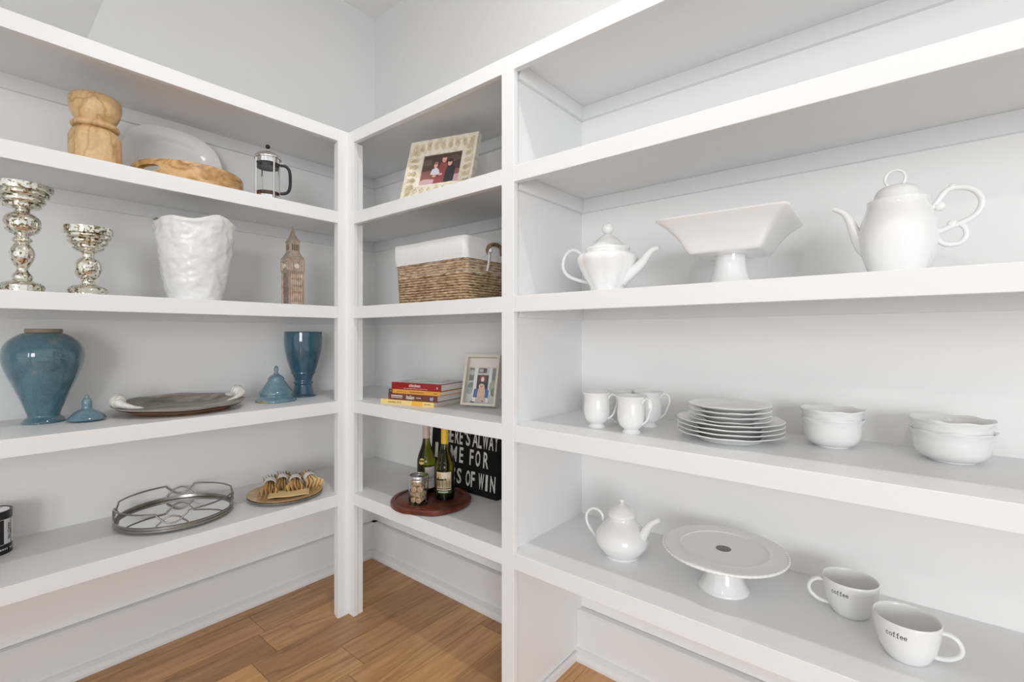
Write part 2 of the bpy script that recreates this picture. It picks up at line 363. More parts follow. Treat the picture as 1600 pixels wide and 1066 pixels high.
# ============================================================ SHELVING
SX = rowB(553, 0)[0]          # right edge of the corner stile on the back unit
SY = rowA(529, 0)[0]          # left edge of the corner stile on the left unit
PX0, PX1, PXP = .8438, .892, .8785      # partition stile and panel face
th = .020
def deck(x0, y0, x1, y1, z): return MB().box((x0, y0, z - DT), (x1, y1, z))
uL = thing('shelving_unit', 'long built-in white shelving unit along the left wall, ending at the corner post', 'shelves', (0, 0, 0))
uR = thing('shelving_unit', 'built-in white shelving unit along the back wall with a divider, holding the white china', 'shelves', (0, 0, 0))
def cleat(name, par, mb): part('wall_cleat', mb, PAINT, par, smooth=0, bevel=.001)
levels = [(ZT, 'top_board')] + [(TOPS[k], 'shelf_board') for k in (1, 2, 3, 4)]
for z, nm in levels:
    s = part(nm, deck(-D, YL, -th, 0 - .0, z), PAINT, uL, smooth=0)
    part('front_edge', MB().box((-th, YL, z - FH), (0, SY, z)), PAINT, s, smooth=0, bevel=.0012)
    s2 = part(nm, MB().box((-D, 0, z - DT), (-th, D, z)).box((-th, th, z - DT), (PXP - .018, D, z)), PAINT, uR, smooth=0)
    part('front_edge', MB().box((SX, 0, z - FH), (PX0, th, z)), PAINT, s2, smooth=0, bevel=.0012)
    s3 = part(nm, MB().box((PXP, th, z - DT), (XR, D, z)), PAINT, uR, smooth=0)
    part('front_edge', MB().box((PX1, 0, z - FH), (XR, th, z)), PAINT, s3, smooth=0, bevel=.0012)
    zc = z - DT
    part('wall_cleat', MB().box((-D, YL, zc - .048), (-D + .018, 0, zc)), PAINT, uL, smooth=0, bevel=.001)
    part('wall_cleat', MB().box((-D, 0, zc - .048), (-D + .018, D - .018, zc)), PAINT, uR, smooth=0, bevel=.001)
    part('wall_cleat', MB().box((-D, D - .018, zc - .048), (PXP - .018, D, zc)), PAINT, uR, smooth=0, bevel=.001)
    part('wall_cleat', MB().box((PXP + .014, D - .018, zc - .048), (XR, D, zc)), PAINT, uR, smooth=0, bevel=.001)
    part('side_cleat', MB().box((PXP, .03, zc - .048), (PXP + .014, D, zc)), PAINT, uR, smooth=0, bevel=.001)
part('corner_post', MB().box((-th, SY, 0), (0, 0, ZT)), PAINT, uL, smooth=0, bevel=.0015)
part('post_backing', MB().box((-.042, SY + .006, 0), (-th, 0, ZT - .05)), PAINT, uL, smooth=0, bevel=.001)
part('corner_post', MB().box((-th, 0, 0), (SX, th, ZT)), PAINT, uR, smooth=0, bevel=.0015)
part('post_backing', MB().box((-.02, th, 0), (SX - .004, .046, ZT - .05)), PAINT, uR, smooth=0, bevel=.001)
part('divider_post', MB().box((PX0, 0, 0), (PX1, th, ZT)), PAINT, uR, smooth=0, bevel=.0015)
part('divider_panel', MB().box((PXP - .018, th, 0), (PXP, D, ZT - .03)), PAINT, uR, smooth=0)
part('shoe_moulding', MB().box((PXP, .02, 0), (PXP + .014, D - .028, .03)), PAINT, uR, smooth=0, bevel=.004)
part('brightening_panel', MB().box((-D, D - .003, .17), (PXP - .018, D, ZT - DT)), BRIGHTP, uR, smooth=0)  # thin panels added over the wall to brighten the shaded bays
part('brightening_panel', MB().box((PXP, D - .003, .17), (XR, D, ZT - DT)), BRIGHTP, uR, smooth=0)
part('brightening_panel', MB().box((-D, 0, .17), (-D + .003, D - .003, ZT - DT)), BRIGHTP, uR, smooth=0)
part('brightening_panel', MB().box((-D, YL, .17), (-D + .003, 0, ZT - DT)), BRIGHTP, uL, smooth=0)
part('end_panel', MB().box((XR, 0, 0), (XR + .02, D, ZT)), PAINT, uR, smooth=0)
part('end_panel', MB().box((-D, YL - .02, 0), (0, YL, ZT)), PAINT, uL, smooth=0)
# recessed ceiling lamp (just outside the frame, lights the room)
lt = thing('recessed_downlight', 'small round recessed downlight in the ceiling in front of the shelves', 'lamp', (LAMP[0], LAMP[1], ZC))
part('trim_ring', MB().lathe([(.042, 0), (.042, -.012), (.05, -.014), (.075, -.006), (.078, 0)], 40), PAINT, lt)
EM, nt, b = nodes('lit_lens'); b.inputs['Base Color'].default_value = (1, 1, 1, 1); b.inputs['Emission Color'].default_value = (1, .985, .96, 1); b.inputs['Emission Strength'].default_value = LAMP_E
part('lens', MB().lathe([(0, -.012), (.041, -.012), (.041, -.006), (0, -.006)], 32), EM, lt, smooth=0)

# ============================================================ LEFT UNIT, top shelf
def rim(zz): return zz
def on(px, d, k, side):                     # place on shelf k, at depth d behind the front edge
    if side == 'A': y, t = rowA(px, -d); return Vector((-d, y, TOPS[k])), t
    x, t = rowB(px, d); return Vector((x, d, TOPS[k])), t
def P0(px, t, z0, pts, r0=None):
    p = prof(px, t, z0, pts); return [(p[0][0] if r0 is None else r0, 0)] + [q for q in p if q[1] > .0015]
# carved wooden vase
L, t = on(150, .17, 1, 'A')
p = P0(150, t, L.z, [(42, 262), (42.5, 240), (42.5, 222), (41, 215), (37, 209), (31, 205.5), (31, 204.5), (36.5, 204), (39.5, 201.5), (39.5, 199), (36, 195.5), (31.5, 194), (31.5, 193), (36, 187), (41, 177), (43, 167), (42.5, 160), (40.5, 156.5)])
v = thing('wooden_vase', 'turned pale wood vase with a ringed waist and swirling grain', 'vase', L)
part('body', MB().lathe(hollow(smooth(p, 3), .012), 64), WOODV, v)
# white oval platter leaning on the wall
pl = MB(); nr = 10; R = []
y0, _ = rowA(190, -.36); y1, _ = rowA(346, -.36); hw = (y1 - y0) / 2; yc = (y0 + y1) / 2; hh = .142
def plat(r, z): return (r, z)
pp = [(0, .004), (.62, .004), (.70, .010), (.76, .020), (.97, .027), (1, .028), (1, .031), (.96, .031), (.75, .024), (.69, .014), (.61, .009), (0, .009)]
pl.lathe([(r * hw, z) for r, z in pp], 72, mod=lambda a, r, z: 1 / (abs(cos(a)) ** 2.6 + abs(sin(a)) ** 2.6) ** (1 / 2.6))
pl.map(lambda x, y, z: (z, x, y / hw * hh))             # stand it up facing +x
pl.xf(Matrix.Rotation(radians(-9), 4, 'Y')); mn = min(q[2] for q in pl.v); pl.map(lambda x, y, z: (x, y, z - mn))
solo('oval_platter', pl, simple('platter_glaze', (.95, .95, .945), .15, coat=.4), 'large white oval platter standing against the wall behind the round wooden tray', 'platter', (-.375, yc, TOPS[1]), smooth=50)
# round wooden tray with hand holes
q = q_(297); tc = 1.735; cx = CX - tc * (.637 - .770 * q); cy = CY + tc * (.637 * q + .770)
wt = thing('wooden_tray', 'thick round honey-coloured wooden tray with an oval hand hole in its side', 'tray', (cx, cy, TOPS[1]))
R_ = .168
tb = MB().lathe([(0, 0), (R_ - .008, 0), (R_, .006), (R_ + .001, .06), (R_ - .003, .068), (R_ - .014, .068), (R_ - .018, .06), (R_ - .018, .014), (0, .014)], 96)
tray = part('tray_body', tb, WOODT, wt, smooth=40)
base_ang = atan2(CY - cy, CX - cx)
for da in (radians(-43.6), radians(-43.6) + pi):
    a = base_ang + da; cut = MB(); prf = []
    for k in range(24):
        u = 2 * pi * k / 24; w = .031 if True else 0
        prf.append((.031 * cos(u) + (.012 if cos(u) > 0 else -.012), .0115 * sin(u)))
    n = len(prf); vs = []
    for rr in (R_ - .05, R_ + .03):
        for (w, h) in prf: vs.append((rr * cos(a) - w * sin(a), rr * sin(a) + w * cos(a), .038 + h))
    cut.add(vs, [tuple(range(n)), tuple(range(n, 2 * n))[::-1]] + [(i, (i + 1) % n, n + (i + 1) % n, n + i) for i in range(n)])
    cm = mkmesh('cutter', cut, WOODT, 0); c = bpy.data.objects.new('cutter', cm); COL.objects.link(c); c.location = (cx, cy, TOPS[1])
    m = tray.modifiers.new('hole', 'BOOLEAN'); m.operation = 'DIFFERENCE'; m.object = c; m.solver = 'EXACT'
    dg = bpy.context.evaluated_depsgraph_get(); dg.update(); me = bpy.data.meshes.new_from_object(tray.evaluated_get(dg)); tray.modifiers.clear(); tray.data = me; bpy.data.objects.remove(c)
# french press
L, t = on(419, .075, 1, 'A'); fp = thing('french_press', 'chrome and glass coffee plunger with black knob and black curved handle', 'coffee maker', L)
s = t / FPX / sqrt(1 + q_(419) ** 2); H = lambda row: zat(row, t) - L.z
rg = 19.5 * s
hz = H(247)
part('glass_beaker', MB().lathe([(0, .008), (rg - .004, .008), (rg, .013), (rg, hz - .002), (rg - .0022, hz - .002), (rg - .0022, .013), (rg - .006, .0105), (0, .0105)], 48), GLASS, fp)
part('coffee', MB().lathe([(0, .0112), (rg - .0065, .0112), (rg - .003, .0135), (rg - .003, .034), (0, .033)], 40), COFFEE, fp)
part('lid', MB().lathe(smooth([(rg + .004, hz - .006), (rg + .005, hz - .002), (rg + .002, hz + .004), (rg * .85, hz + .012), (rg * .55, hz + .019), (rg * .15, hz + .022), (0, hz + .022)], 3), 48), CHROME, fp)
part('collar', MB().lathe([(rg + .0005, hz - .024), (rg + .0018, hz - .024), (rg + .0018, hz - .006), (rg + .0005, hz - .006)], 48), CHROME, fp)
part('strainer', MB().lathe([(0, hz - .036), (rg - .004, hz - .040), (rg - .0035, hz - .028), (0, hz - .026)], 40), BLACKP, fp)
part('plunger_rod', MB().tube([(0, 0, hz - .03), (0, 0, hz + .034)], .0016, 8), CHROME, fp)
part('knob', MB().ball((0, 0, hz + .042), .0085, 20), BLACKP, fp)
cb = atan2(CY - L.y, CX - L.x)
for k in range(4):
    a = cb + radians(28) + k * pi / 2
    part('frame_strut', MB().tube([((rg + .0022) * cos(a), (rg + .0022) * sin(a), z) for z in (.0, .006, hz - .008)], .0022, 8, sq=1.6), CHROME, fp)
part('base_ring', MB().lathe([(rg + .0008, .006), (rg + .003, .006), (rg + .003, .018), (rg + .0008, .018)], 48), CHROME, fp)
ah = cb + radians(80); hd = lambda r, z: (r * cos(ah), r * sin(ah), z)
pth = smooth([hd(rg + .001, hz - .026), hd(rg + .014, hz - .025), hd(rg + .028, hz - .034), hd(rg + .035, hz - .055), hd(rg + .035, .062), hd(rg + .026, .040), hd(rg + .010, .034), hd(rg + .001, .034)], 4)
part('handle', MB().tube(pth, .0056, 12), BLACKP, fp)
part('handle_clip', MB().tube([hd(rg + .001, hz - .018), hd(rg + .010, hz - .018), hd(rg + .011, hz - .028)], .004, 8), CHROME, fp)

# ============================================================ LEFT UNIT, second shelf
def candle(px, d, pts, label):
    L, t = on(px, d, 2, 'A'); o = thing('candle_holder', label, 'candle holder', L, group='mercury glass candle holders')
    rows = P0(px, t, L.z, pts)
    k = next(i for i, (r, z) in enumerate(rows) if z > .02)
    top = rows[-1]
    full = [(0, 0)] + rows if False else [(0, 0)] + smooth(rows, 2)
    dish = max(i for i, (r, z) in enumerate(full) if r < .45 * top[0] and z > .4 * top[1])
    part('stem', MB().lathe(full[:dish + 1] + [(0, full[dish][1])], 56), MERC, o)
    f = full[dish:]
    part('dish', MB().lathe([(0, f[0][1])] + f + [(top[0] * .93, top[1] + .001), (top[0] * .90, top[1] - .008), (0, top[1] - .010)], 64), MERC, o)
candle(35.5, .085, [(37, 452), (38, 447), (32, 443), (20, 439), (17, 437), (18, 433), (15, 429), (10, 424), (10, 419), (16, 411), (21, 400), (20, 391), (14, 383), (12, 380), (17, 377.5), (16.5, 374), (12, 371), (14, 368), (26, 363), (31, 353), (30, 343), (22, 336), (14, 333), (13, 330), (14, 328), (26, 326.5), (31.5, 324.5), (31.5, 321), (29.5, 320), (36, 318), (38.5, 315.5), (38.5, 312), (36, 311), (43, 308.5), (46, 306), (46, 303), (44, 302), (50.5, 300.5), (52, 299), (52, 290)],
       'taller of the two speckled mercury glass candle holders, at the left end of the shelf')
candle(138, .085, [(31, 458), (33, 454), (28, 449), (16, 445), (12, 444), (12, 441), (10, 438), (18, 432), (23, 421), (21, 411), (14, 405), (10, 403), (10, 399), (12, 395.5), (22, 391.5), (26.5, 389), (26.5, 386), (24.5, 385), (30, 382.5), (32.5, 380), (32.5, 377), (30.5, 376), (36, 373.5), (37.5, 371), (37.5, 369), (36, 368.5), (41, 367.5), (42, 366), (42, 357)],
       'shorter of the two speckled mercury glass candle holders')
# crumpled white vase
L, t = on(306, .12, 2, 'A')
p = P0(306, t, L.z, [(43, 467), (46, 455), (50, 438), (55, 415), (59, 392), (62, 372), (63.5, 356), (64, 349)])
o = thing('crumpled_vase', 'wide white ceramic vase with a crumpled paper-like surface and wavy rim', 'vase', L)
mb = MB().lathe(hollow(smooth(p, 8), .0025), 120)
def crump(x, y, z):
    n1 = noise.noise(Vector((x, y, z)) * 26 + Vector((3, 1, 7))); n2 = noise.noise(Vector((x, y, z * 1.4)) * 55)
    f = 1 + .045 * n1 + .03 * n2 if z > .003 else 1; a = atan2(y, x)
    zz = z + (z / .17) ** 3 * (.0022 * sin(2 * a + .6) + .0018 * sin(5 * a))
    return (x * f, y * f, zz)
mb.map(crump); part('body', mb, CRUMP, o, smooth=80)
# clock tower figurine
L, t = on(458, .085, 2, 'A'); bb = thing('clock_tower_figurine', 'champagne metal figurine of a tall gothic clock tower with a spire', 'figurine', L)
h = lambda row: zat(row, t - .028) - L.z
def sqs(rows, name, mat=COPPER):
    mb = MB(); vs = []; fs = []
    for r, z in rows:
        vs += [(-r, -r, z), (r, -r, z), (r, r, z), (-r, r, z)]
    m = len(rows)
    for i in range(m - 1):
        for k in range(4): fs.append((i * 4 + k, i * 4 + (k + 1) % 4, i * 4 + 4 + (k + 1) % 4, i * 4 + 4 + k))
    fs += [(3, 2, 1, 0), tuple((m - 1) * 4 + k for k in range(4))]
    return mb.add(vs, fs)
mb = sqs([(.0255, 0), (.0255, h(426))], 'shaft')
for row in (470, 457, 446.5, 436):
    z = h(row); b0 = .0295; mb.box((-b0, -b0, z - .0022), (b0, b0, z + .0008)).box((-b0 + .001, -b0 + .001, z + .003), (b0 - .001, b0 - .001, z + .0042))
for k in range(-3, 4):
    for sgn in (-1, 1):
        w = .0014; a = k * .0076
        mb.box((a - w, sgn * .026 - .0025, .002), (a + w, sgn * .026 + .0025, h(427))); mb.box((sgn * .026 - .0025, a - w, .002), (sgn * .026 + .0025, a + w, h(427)))
for sx in (-1, 1):
    for sy in (-1, 1): mb.box((sx * .0275 - .003, sy * .0275 - .003, 0), (sx * .0275 + .003, sy * .0275 + .003, h(426)))
part('shaft', mb, COPPER, bb, smooth=0)
mb = sqs([(.029, h(427)), (.033, h(423)), (.033, h(405)), (.0315, h(404.5)), (.031, h(402))], 'c')
for k in range(-4, 5):
    for sgn in (-1, 1):
        mb.box((k * .0068 - .002, sgn * .033 - .001, h(408)), (k * .0068 + .002, sgn * .033 + .001, h(404))); mb.box((sgn * .033 - .001, k * .0068 - .002, h(408)), (sgn * .033 + .001, k * .0068 + .002, h(404)))
part('clock_stage', mb, COPPER, bb, smooth=0)
for ang in (0, pi / 2, pi, -pi / 2):
    f = MB().lathe([(0, 0), (.0095, 0), (.0095, .002), (.0082, .002), (.0078, .001), (0, .001)], 28)
    f.box((-.0007, -.001, .0008), (.0007, .0065, .0018)); f.box((-.001, -.0007, .0008), (.0045, .0007, .0018))
    f.xf(Matrix.Translation((0, 0, h(415.5))) @ Matrix.Rotation(ang, 4, 'Z') @ Matrix.Translation((.033, 0, 0)) @ Matrix.Rotation(pi / 2, 4, 'Z') @ Matrix.Rotation(pi / 2, 4, 'X'))
    part('clock_face', f, simple('pale_clock_metal', (.86, .80, .72), .3, .5), bb, smooth=30)
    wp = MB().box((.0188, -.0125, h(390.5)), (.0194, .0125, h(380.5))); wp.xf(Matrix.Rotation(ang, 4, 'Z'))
    part('belfry_shade_panel', wp, simple('painted_recess_shade', (.16, .12, .09), .5, .5), bb, smooth=0)  # flat dark panels, the shade of the openings put into their colour
    wq = MB()
    for k in range(-3, 4): wq.box((.0325, k * .0085 - .0012, h(422)), (.0342, k * .0085 + .0012, h(410))) if abs(k) > 1 else None
    wq.xf(Matrix.Rotation(ang, 4, 'Z')); part('clock_stage_rib', wq, COPPER, bb, smooth=0, stuff=True)
mb = sqs([(.031, h(402)), (.026, h(399)), (.019, h(393)), (.019, h(378)), (.0205, h(377.5)), (.0205, h(376)), (.014, h(371.5)), (.0085, h(366)), (.0052, h(360)), (.0022, h(355.5)), (.0012, h(351))], 'roof')
for k in (-2, -1, 0, 1, 2):
    for sgn in (-1, 1):
        mb.box((k * .007 - .0012, sgn * .019 - .001, h(392)), (k * .007 + .0012, sgn * .019 + .001, h(379))); mb.box((sgn * .019 - .001, k * .007 - .0012, h(392)), (sgn * .019 + .001, k * .007 + .0012, h(379)))
mb.box((-.0045, -.001, h(354.5)), (.0045, .001, h(353.3))); mb.box((-.001, -.0045, h(354.5)), (.001, .0045, h(353.3)))
part('belfry_and_spire', mb, COPPER, bb, smooth=0)

# ============================================================ LEFT UNIT, third shelf
L, t = on(69.5, .27, 3, 'A')
o = thing('lidless_urn', 'big round-shouldered blue glazed urn with a tan rim, its lid off', 'vase', L)
p = P0(69.5, t, L.z, [(35.5, 660), (35.5, 657), (32, 653), (27, 650), (27, 646), (31, 637), (39, 620), (49, 601), (58, 585), (65, 569), (67.5, 556), (66, 546), (60, 536), (50, 528), (38, 522), (31, 520)])
part('body', MB().lathe(hollow(smooth(p, 4), .006), 72), BLUE, o, smooth=60)
p = prof(69.5, t, L.z, [(29.5, 521), (30.5, 519), (30.5, 515), (29, 514)])
part('rim', MB().lathe(p + [(p[0][0] - .006, p[-1][1]), (p[0][0] - .006, p[0][1] - .004)], 64), BAND, o, label='tan unglazed rim')
def lid(px, d, pts, label, mat):
    L, t = on(px, d, 3, 'A'); o = thing('pottery_lid', label, 'lid', L)
    rows = P0(px, t, L.z, pts); k = next(i for i, pt in enumerate(pts) if len(pt) == 3)
    off = len(pts) - len(rows)
    cut = prof(px, t, L.z, [pts[k][:2]])[0][1]
    lo = [r for r in rows if r[1] <= cut + 1e-6]; hi = [r for r in rows if r[1] >= cut - 1e-6]
    part('dome', MB().lathe([(0, 0), (lo[0][0] * .97, 0)] + smooth(lo, 3)[1:] + [(0, cut)], 56), mat, o, smooth=50)
    part('knob', MB().lathe([(0, cut - .001)] + smooth(hi, 3) + [(0, hi[-1][1])], 32), mat, o, smooth=60)
lid(136.5, .20, [(22, 658), (31, 654.5), (31.5, 652.5), (27, 648), (20, 643), (13, 639.5), (8.5, 638, 1), (8, 635), (8.5, 630), (7.5, 625), (5, 622.5), (3.8, 621), (3.5, 618.5), (1.5, 617)], 'small pale blue pottery lid with a round knob, lying beside the big urn', BLUE3)
lid(432, .20, [(32, 628.5), (32.5, 625), (31, 622), (27, 619.5), (25.5, 617), (27, 614), (26, 611), (21, 605), (16.5, 599), (13, 594), (13, 591.5), (10, 588), (5, 585, 1), (3, 582), (3.5, 578), (3.3, 575), (1.3, 571.5)], 'taller tiered blue pottery lid with a pointed finial, beside the blue goblet', BLUE3)
L, t = on(474.5, .27, 3, 'A')
p = P0(474.5, t, L.z, [(20, 620), (20, 617), (17, 614), (15.5, 608), (14, 602.5), (14, 600.5), (15.5, 599), (15.5, 596.5), (14, 594.5), (15, 590), (17.5, 585), (19.5, 583), (19.5, 581), (21, 576), (25, 564), (28.5, 550), (30.3, 535), (30.3, 524), (30, 519)])
o = thing('blue_goblet', 'tall deep blue glazed goblet with a ringed stem', 'goblet', L)
part('cup', MB().lathe(hollow(smooth(p, 3), .004, .05), 56), BLUE2, o, smooth=50)
# oval metal tray with scrolled shell handles
L = Vector((-.215, -.535, TOPS[3])); o = thing('shell_handled_tray', 'weathered grey oval tray with a white scrolled shell handle at each end', 'tray', L)
ax, ay = .185, .200
tm = lambda a, r, z: 1 / sqrt(cos(a) ** 2 * (ay / ax) ** 2 + sin(a) ** 2) * (1 + (.012 * sin(9 * a + 1) + .008 * sin(14 * a) if r > .17 else 0))
tz = lambda a, r, z: (-.05 * r * cos(a) + .0015 * sin(7 * a)) * (1 if r > .15 else 0)
part('dish', MB().lathe(smooth([(0, .006), (.10, .006), (.13, .008), (.155, .016), (.178, .027), (.198, .031), (.200, .033)], 3) + smooth([(.197, .034), (.178, .031), (.16, .024), (.15, .018), (.12, .0125), (0, .012)], 2), 96, mod=tm, zmod=tz), TRAYM, o, smooth=50)
part('underside', MB().lathe(smooth([(0, 0), (.11, 0), (.135, .003), (.158, .012), (.180, .023), (.196, .028)], 3) + [(.194, .0275), (.176, .0225), (.154, .0105), (.13, .004), (0, .003)], 96, mod=tm, zmod=tz), TRAYU, o, smooth=50, label='copper brown underside')
for sg in (-1, 1):
    mb = MB(); yy = sg * (ay - .012); n = 60; path = []; rad = []
    for i in range(n + 1):
        u = i / n; path.append((-.030 + .062 * u, yy - sg * .004 * sin(pi * u), .052 + .004 * sin(u * 5)))
        rad.append(.0225 * max(1 - abs(2 * u - 1.05) ** 3.2 * .75, .1) * (1 - .24 * abs(sin(u * 15)) ** 5))
    mb.tube(path, rad, 16)
    tail = smooth([(.030, yy, .050), (.045, yy - sg * .012, .042), (.058, yy - sg * .035, .034), (.066, yy - sg * .06, .030)], 4)
    mb.tube(tail, [.015 - .013 * i / (len(tail) - 1) for i in range(len(tail))], 10)
    mb.tube(smooth([(-.025, yy, .045), (-.035, yy - sg * .01, .038), (-.045, yy - sg * .03, .040)], 4), [.012 - .001 * i for i in range(9)], 10)
    mb.ball((.034, yy, .050), .0085, 12)
    part('shell_handle', mb, SHELL, o, smooth=60, label='white scrolled shell handle')

# ============================================================ LEFT UNIT, bottom shelf
def cylstrip(mb, rf, a0, a1, z0, z1, col, n=16, m=1):
    """curved print: rf(z) = radius"""
    return mb.grid(lambda u, v: (rf(z0 + (z1 - z0) * v) * cos(a0 + (a1 - a0) * u), rf(z0 + (z1 - z0) * v) * sin(a0 + (a1 - a0) * u), z0 + (z1 - z0) * v), n, m, col)
y, t = rowA(-17, -.31); L = Vector((-.31, y, TOPS[4])); o = thing('paint_can', 'black quart can with a white label, cut off at the left edge', 'can', L)
rc = .050; hc = .128; ca = atan2(CY - L.y, CX - L.x)
part('body', MB().lathe([(0, 0), (rc, 0), (rc + .0012, .002), (rc, .004), (rc, hc - .004), (rc + .001, hc - .002), (rc + .001, hc), (rc - .004, hc), (rc - .004, hc - .004), (0, hc - .004)], 56), simple('black_can_print', (.012, .012, .014), .3), o, smooth=40)
part('lid', MB().lathe([(0, hc - .0036), (rc - .012, hc - .0036), (rc - .010, hc - .001), (rc - .006, hc - .001), (rc - .0055, hc - .003), (rc - .0042, hc - .003)], 56), CHROME, o, smooth=40, label='silver metal lid')
mb = MB(); rf = lambda z: rc + .0006
rt = ca + radians(58)                    # visible right flank
cylstrip(mb, rf, rt - .35, rt + .12, .030, .104, (.72, .72, .72)); cylstrip(mb, lambda z: rc + .0008, rt + .13, rt + .42, .030, .104, (.70, .68, .64))
cylstrip(mb, lambda z: rc + .0011, rt + .08, rt + .13, .03, .104, (.08, .05, .03)); cylstrip(mb, lambda z: rc + .0012, rt + .02, rt + .16, .058, .072, (.16, .09, .04), 6)
cylstrip(mb, rf, rt - 1.6, rt - .36, .103, .1045, (.6, .6, .6)); cylstrip(mb, rf, rt - 1.6, rt - .36, .029, .0305, (.6, .6, .6))
for k in range(9):
    a = rt - .55 + k * .11
    if k != 4: cylstrip(mb, rf, a, a + .075, .013, .018, (.62, .62, .62), 2)
part('label', mb, PRINTG, o, smooth=60)
tx = text_mb('AXA21196', .012, .0001, .9, .0003, col=(.05, .05, .05))
tx.map(lambda x, y, z: ((rc + .001) * cos(rt - .06 + y / rc), (rc + .001) * sin(rt - .06 + y / rc), .067 - x))
part('label_text', tx, PRINTG, o, smooth=0)
# round mirrored gallery tray
L = Vector((-.232, -.547, TOPS[4])); g = thing('mirrored_gallery_tray', 'round mirror-bottomed tray with an openwork nickel gallery rail', 'tray', L); RG = .176
part('base_rim', MB().lathe([(RG - .012, .008), (RG, .008), (RG + .003, .010), (RG + .003, .016), (RG, .017), (RG, .024), (RG - .003, .026), (RG - .004, .016), (RG - .012, .015)], 96), STEEL, g, smooth=40)
part('mirror', MB().lathe([(0, .009), (RG - .005, .009), (RG - .005, .0145), (0, .0145)], 96), MIRROR, g, smooth=30)
for k in range(4):
    a = pi / 4 + k * pi / 2; part('foot', MB().ball((.15 * cos(a), .15 * sin(a), .0048), .0048, 12), GLASS, g)
ph0 = atan2(CY - L.y, CX - L.x) + radians(-4); zb, ztp = .024, .068; zm = (zb + ztp) / 2
def gp(a, z): return (RG * cos(a), RG * sin(a), z)
for k in range(4):
    a0 = ph0 + k * pi / 2
    W1, W3 = .255, .155                  # rail end, crossing
    def run(pts, name='gallery_scroll'): part(name, MB().tube(pts, .0029, 8), STEEL, g, smooth=60)
    up = [(-W1, ztp), (-W1 + .02, ztp - .008), (-W3 - .02, zm + .005), (-W3, zm), (-W3 * .6, zm - .008), (0, zm - .012), (W3 * .6, zm - .008), (W3, zm), (W3 + .02, zm + .005), (W1 - .02, ztp - .008), (W1, ztp)]
    dn = [(x, 2 * zm - z) for x, z in up]
    run([gp(a0 + x, z) for x, z in smooth(up, 2)]); run([gp(a0 + x, z) for x, z in smooth(dn, 2)])
    run([gp(a0 + W1 + (pi / 2 - 2 * W1) * i / 12, ztp) for i in range(13)], 'top_rail')
# gold charger on a silver one, with four ringed napkins
L = Vector((-.150, -.192, TOPS[4])); RP = .140
cp = [(0, 0), (.085, 0), (.095, .004), (.136, .012), (.1405, .0135), (.1405, .0155), (.135, .015), (.094, .008), (.088, .0045), (0, .0045)]
solo('silver_charger_plate', MB().lathe(cp, 80), SILVP, 'dull silver charger plate stacked under the gold one', 'plate', L, smooth=40)
L2 = L + Vector((0, 0, .006)); solo('gold_charger_plate', MB().lathe(cp, 80), GOLDP, 'gold charger plate holding four ringed napkins', 'plate', L2, smooth=40)
def napkin(pos, rz, tilt, seed, label, flat=False):
    rnd = random.Random(seed); o = thing('ringed_napkin', label, 'napkin', pos, rz, 'folded gold napkins on the charger plate')
    tz = Matrix.Translation((0, 0, .033)) @ Matrix.Rotation(tilt, 4, 'Y') @ Matrix.Scale(1.32, 4)
    ring = MB().lathe([(.0155, -.008), (.0175, -.008), (.0178, 0), (.0175, .008), (.0155, .008), (.015, 0)], 32); ring.xf(tz @ Matrix.Rotation(pi / 2, 4, 'Y'))
    part('napkin_ring', ring, NRING, o, smooth=50)
    def fan(sign, ln, aw, bh, n, jag):
        """accordion-folded cloth: one ribbon zigzagging across an oval that widens away from the ring"""
        amp = [rnd.uniform(.82, 1.12) for _ in range(2 * n + 1)]; sk = rnd.uniform(-.25, .25)
        def fn(u, v):
            k = int(round(v * 2 * n)); s_ = -1 + 2 * v; w = u ** 1.2
            a = .0135 + (aw - .0135) * w; h_ = (.0130 + (bh - .0130) * w) * sqrt(max(1 - (s_ * .96) ** 2, .02))
            zz = h_ * (1 if k % 2 else -.75) * (amp[k] if u > .4 else 1)
            return (sign * (.003 + ln * u * (1 - jag * (k % 2))), a * s_ + sk * zz * u, zz - .006 * u)
        m = MB().grid(fn, 6, 2 * n); m.xf(tz); return m
    part('front_fan', fan(1, .046, .030, .021, 5, .10), NAPK, o, smooth=0, solid=.0008)
    part('back_tuft', fan(-1, .034, .026, .026, 6, .30), TUFT, o, smooth=0, solid=.0008)
def onp(px, py, z): x, y, _ = onz(px, py, z); return Vector((x, y, z))
Z = L2.z + .006
camdir = lambda p: atan2(CY - p.y, CX - p.x)
for i, (px, py, dr, tl, lab, zo) in enumerate([(423, 755, -.12, .30, 'leftmost gold napkin in a white ring on the charger plate', 0), (442, 749.5, -.06, .32, 'gold napkin in a white ring, second from the left on the plate', 0), (462, 750, -.02, .28, 'gold napkin in a white ring, third from the left on the plate', 0), (484, 746, .40, .22, 'rightmost gold napkin in a white ring, its tuft pointing at the corner post', 0)]):
    p = onp(px, py, Z + .033); p.z = Z + zo; napkin(p, camdir(p) + dr, tl, i + 3, lab)
fl = MB()
fl.grid(lambda u, v: ((u - .5) * .15, (v - .5) * .09, .002 + .0015 * sin(u * 9) * cos(v * 7)), 10, 6)
solo('flat_napkin', fl, NAPK, 'flat corner of gold cloth lying on the charger under the ringed napkins', 'napkin', (L.x + .03, L.y + .0, Z + .003), radians(62), solid=.0008)

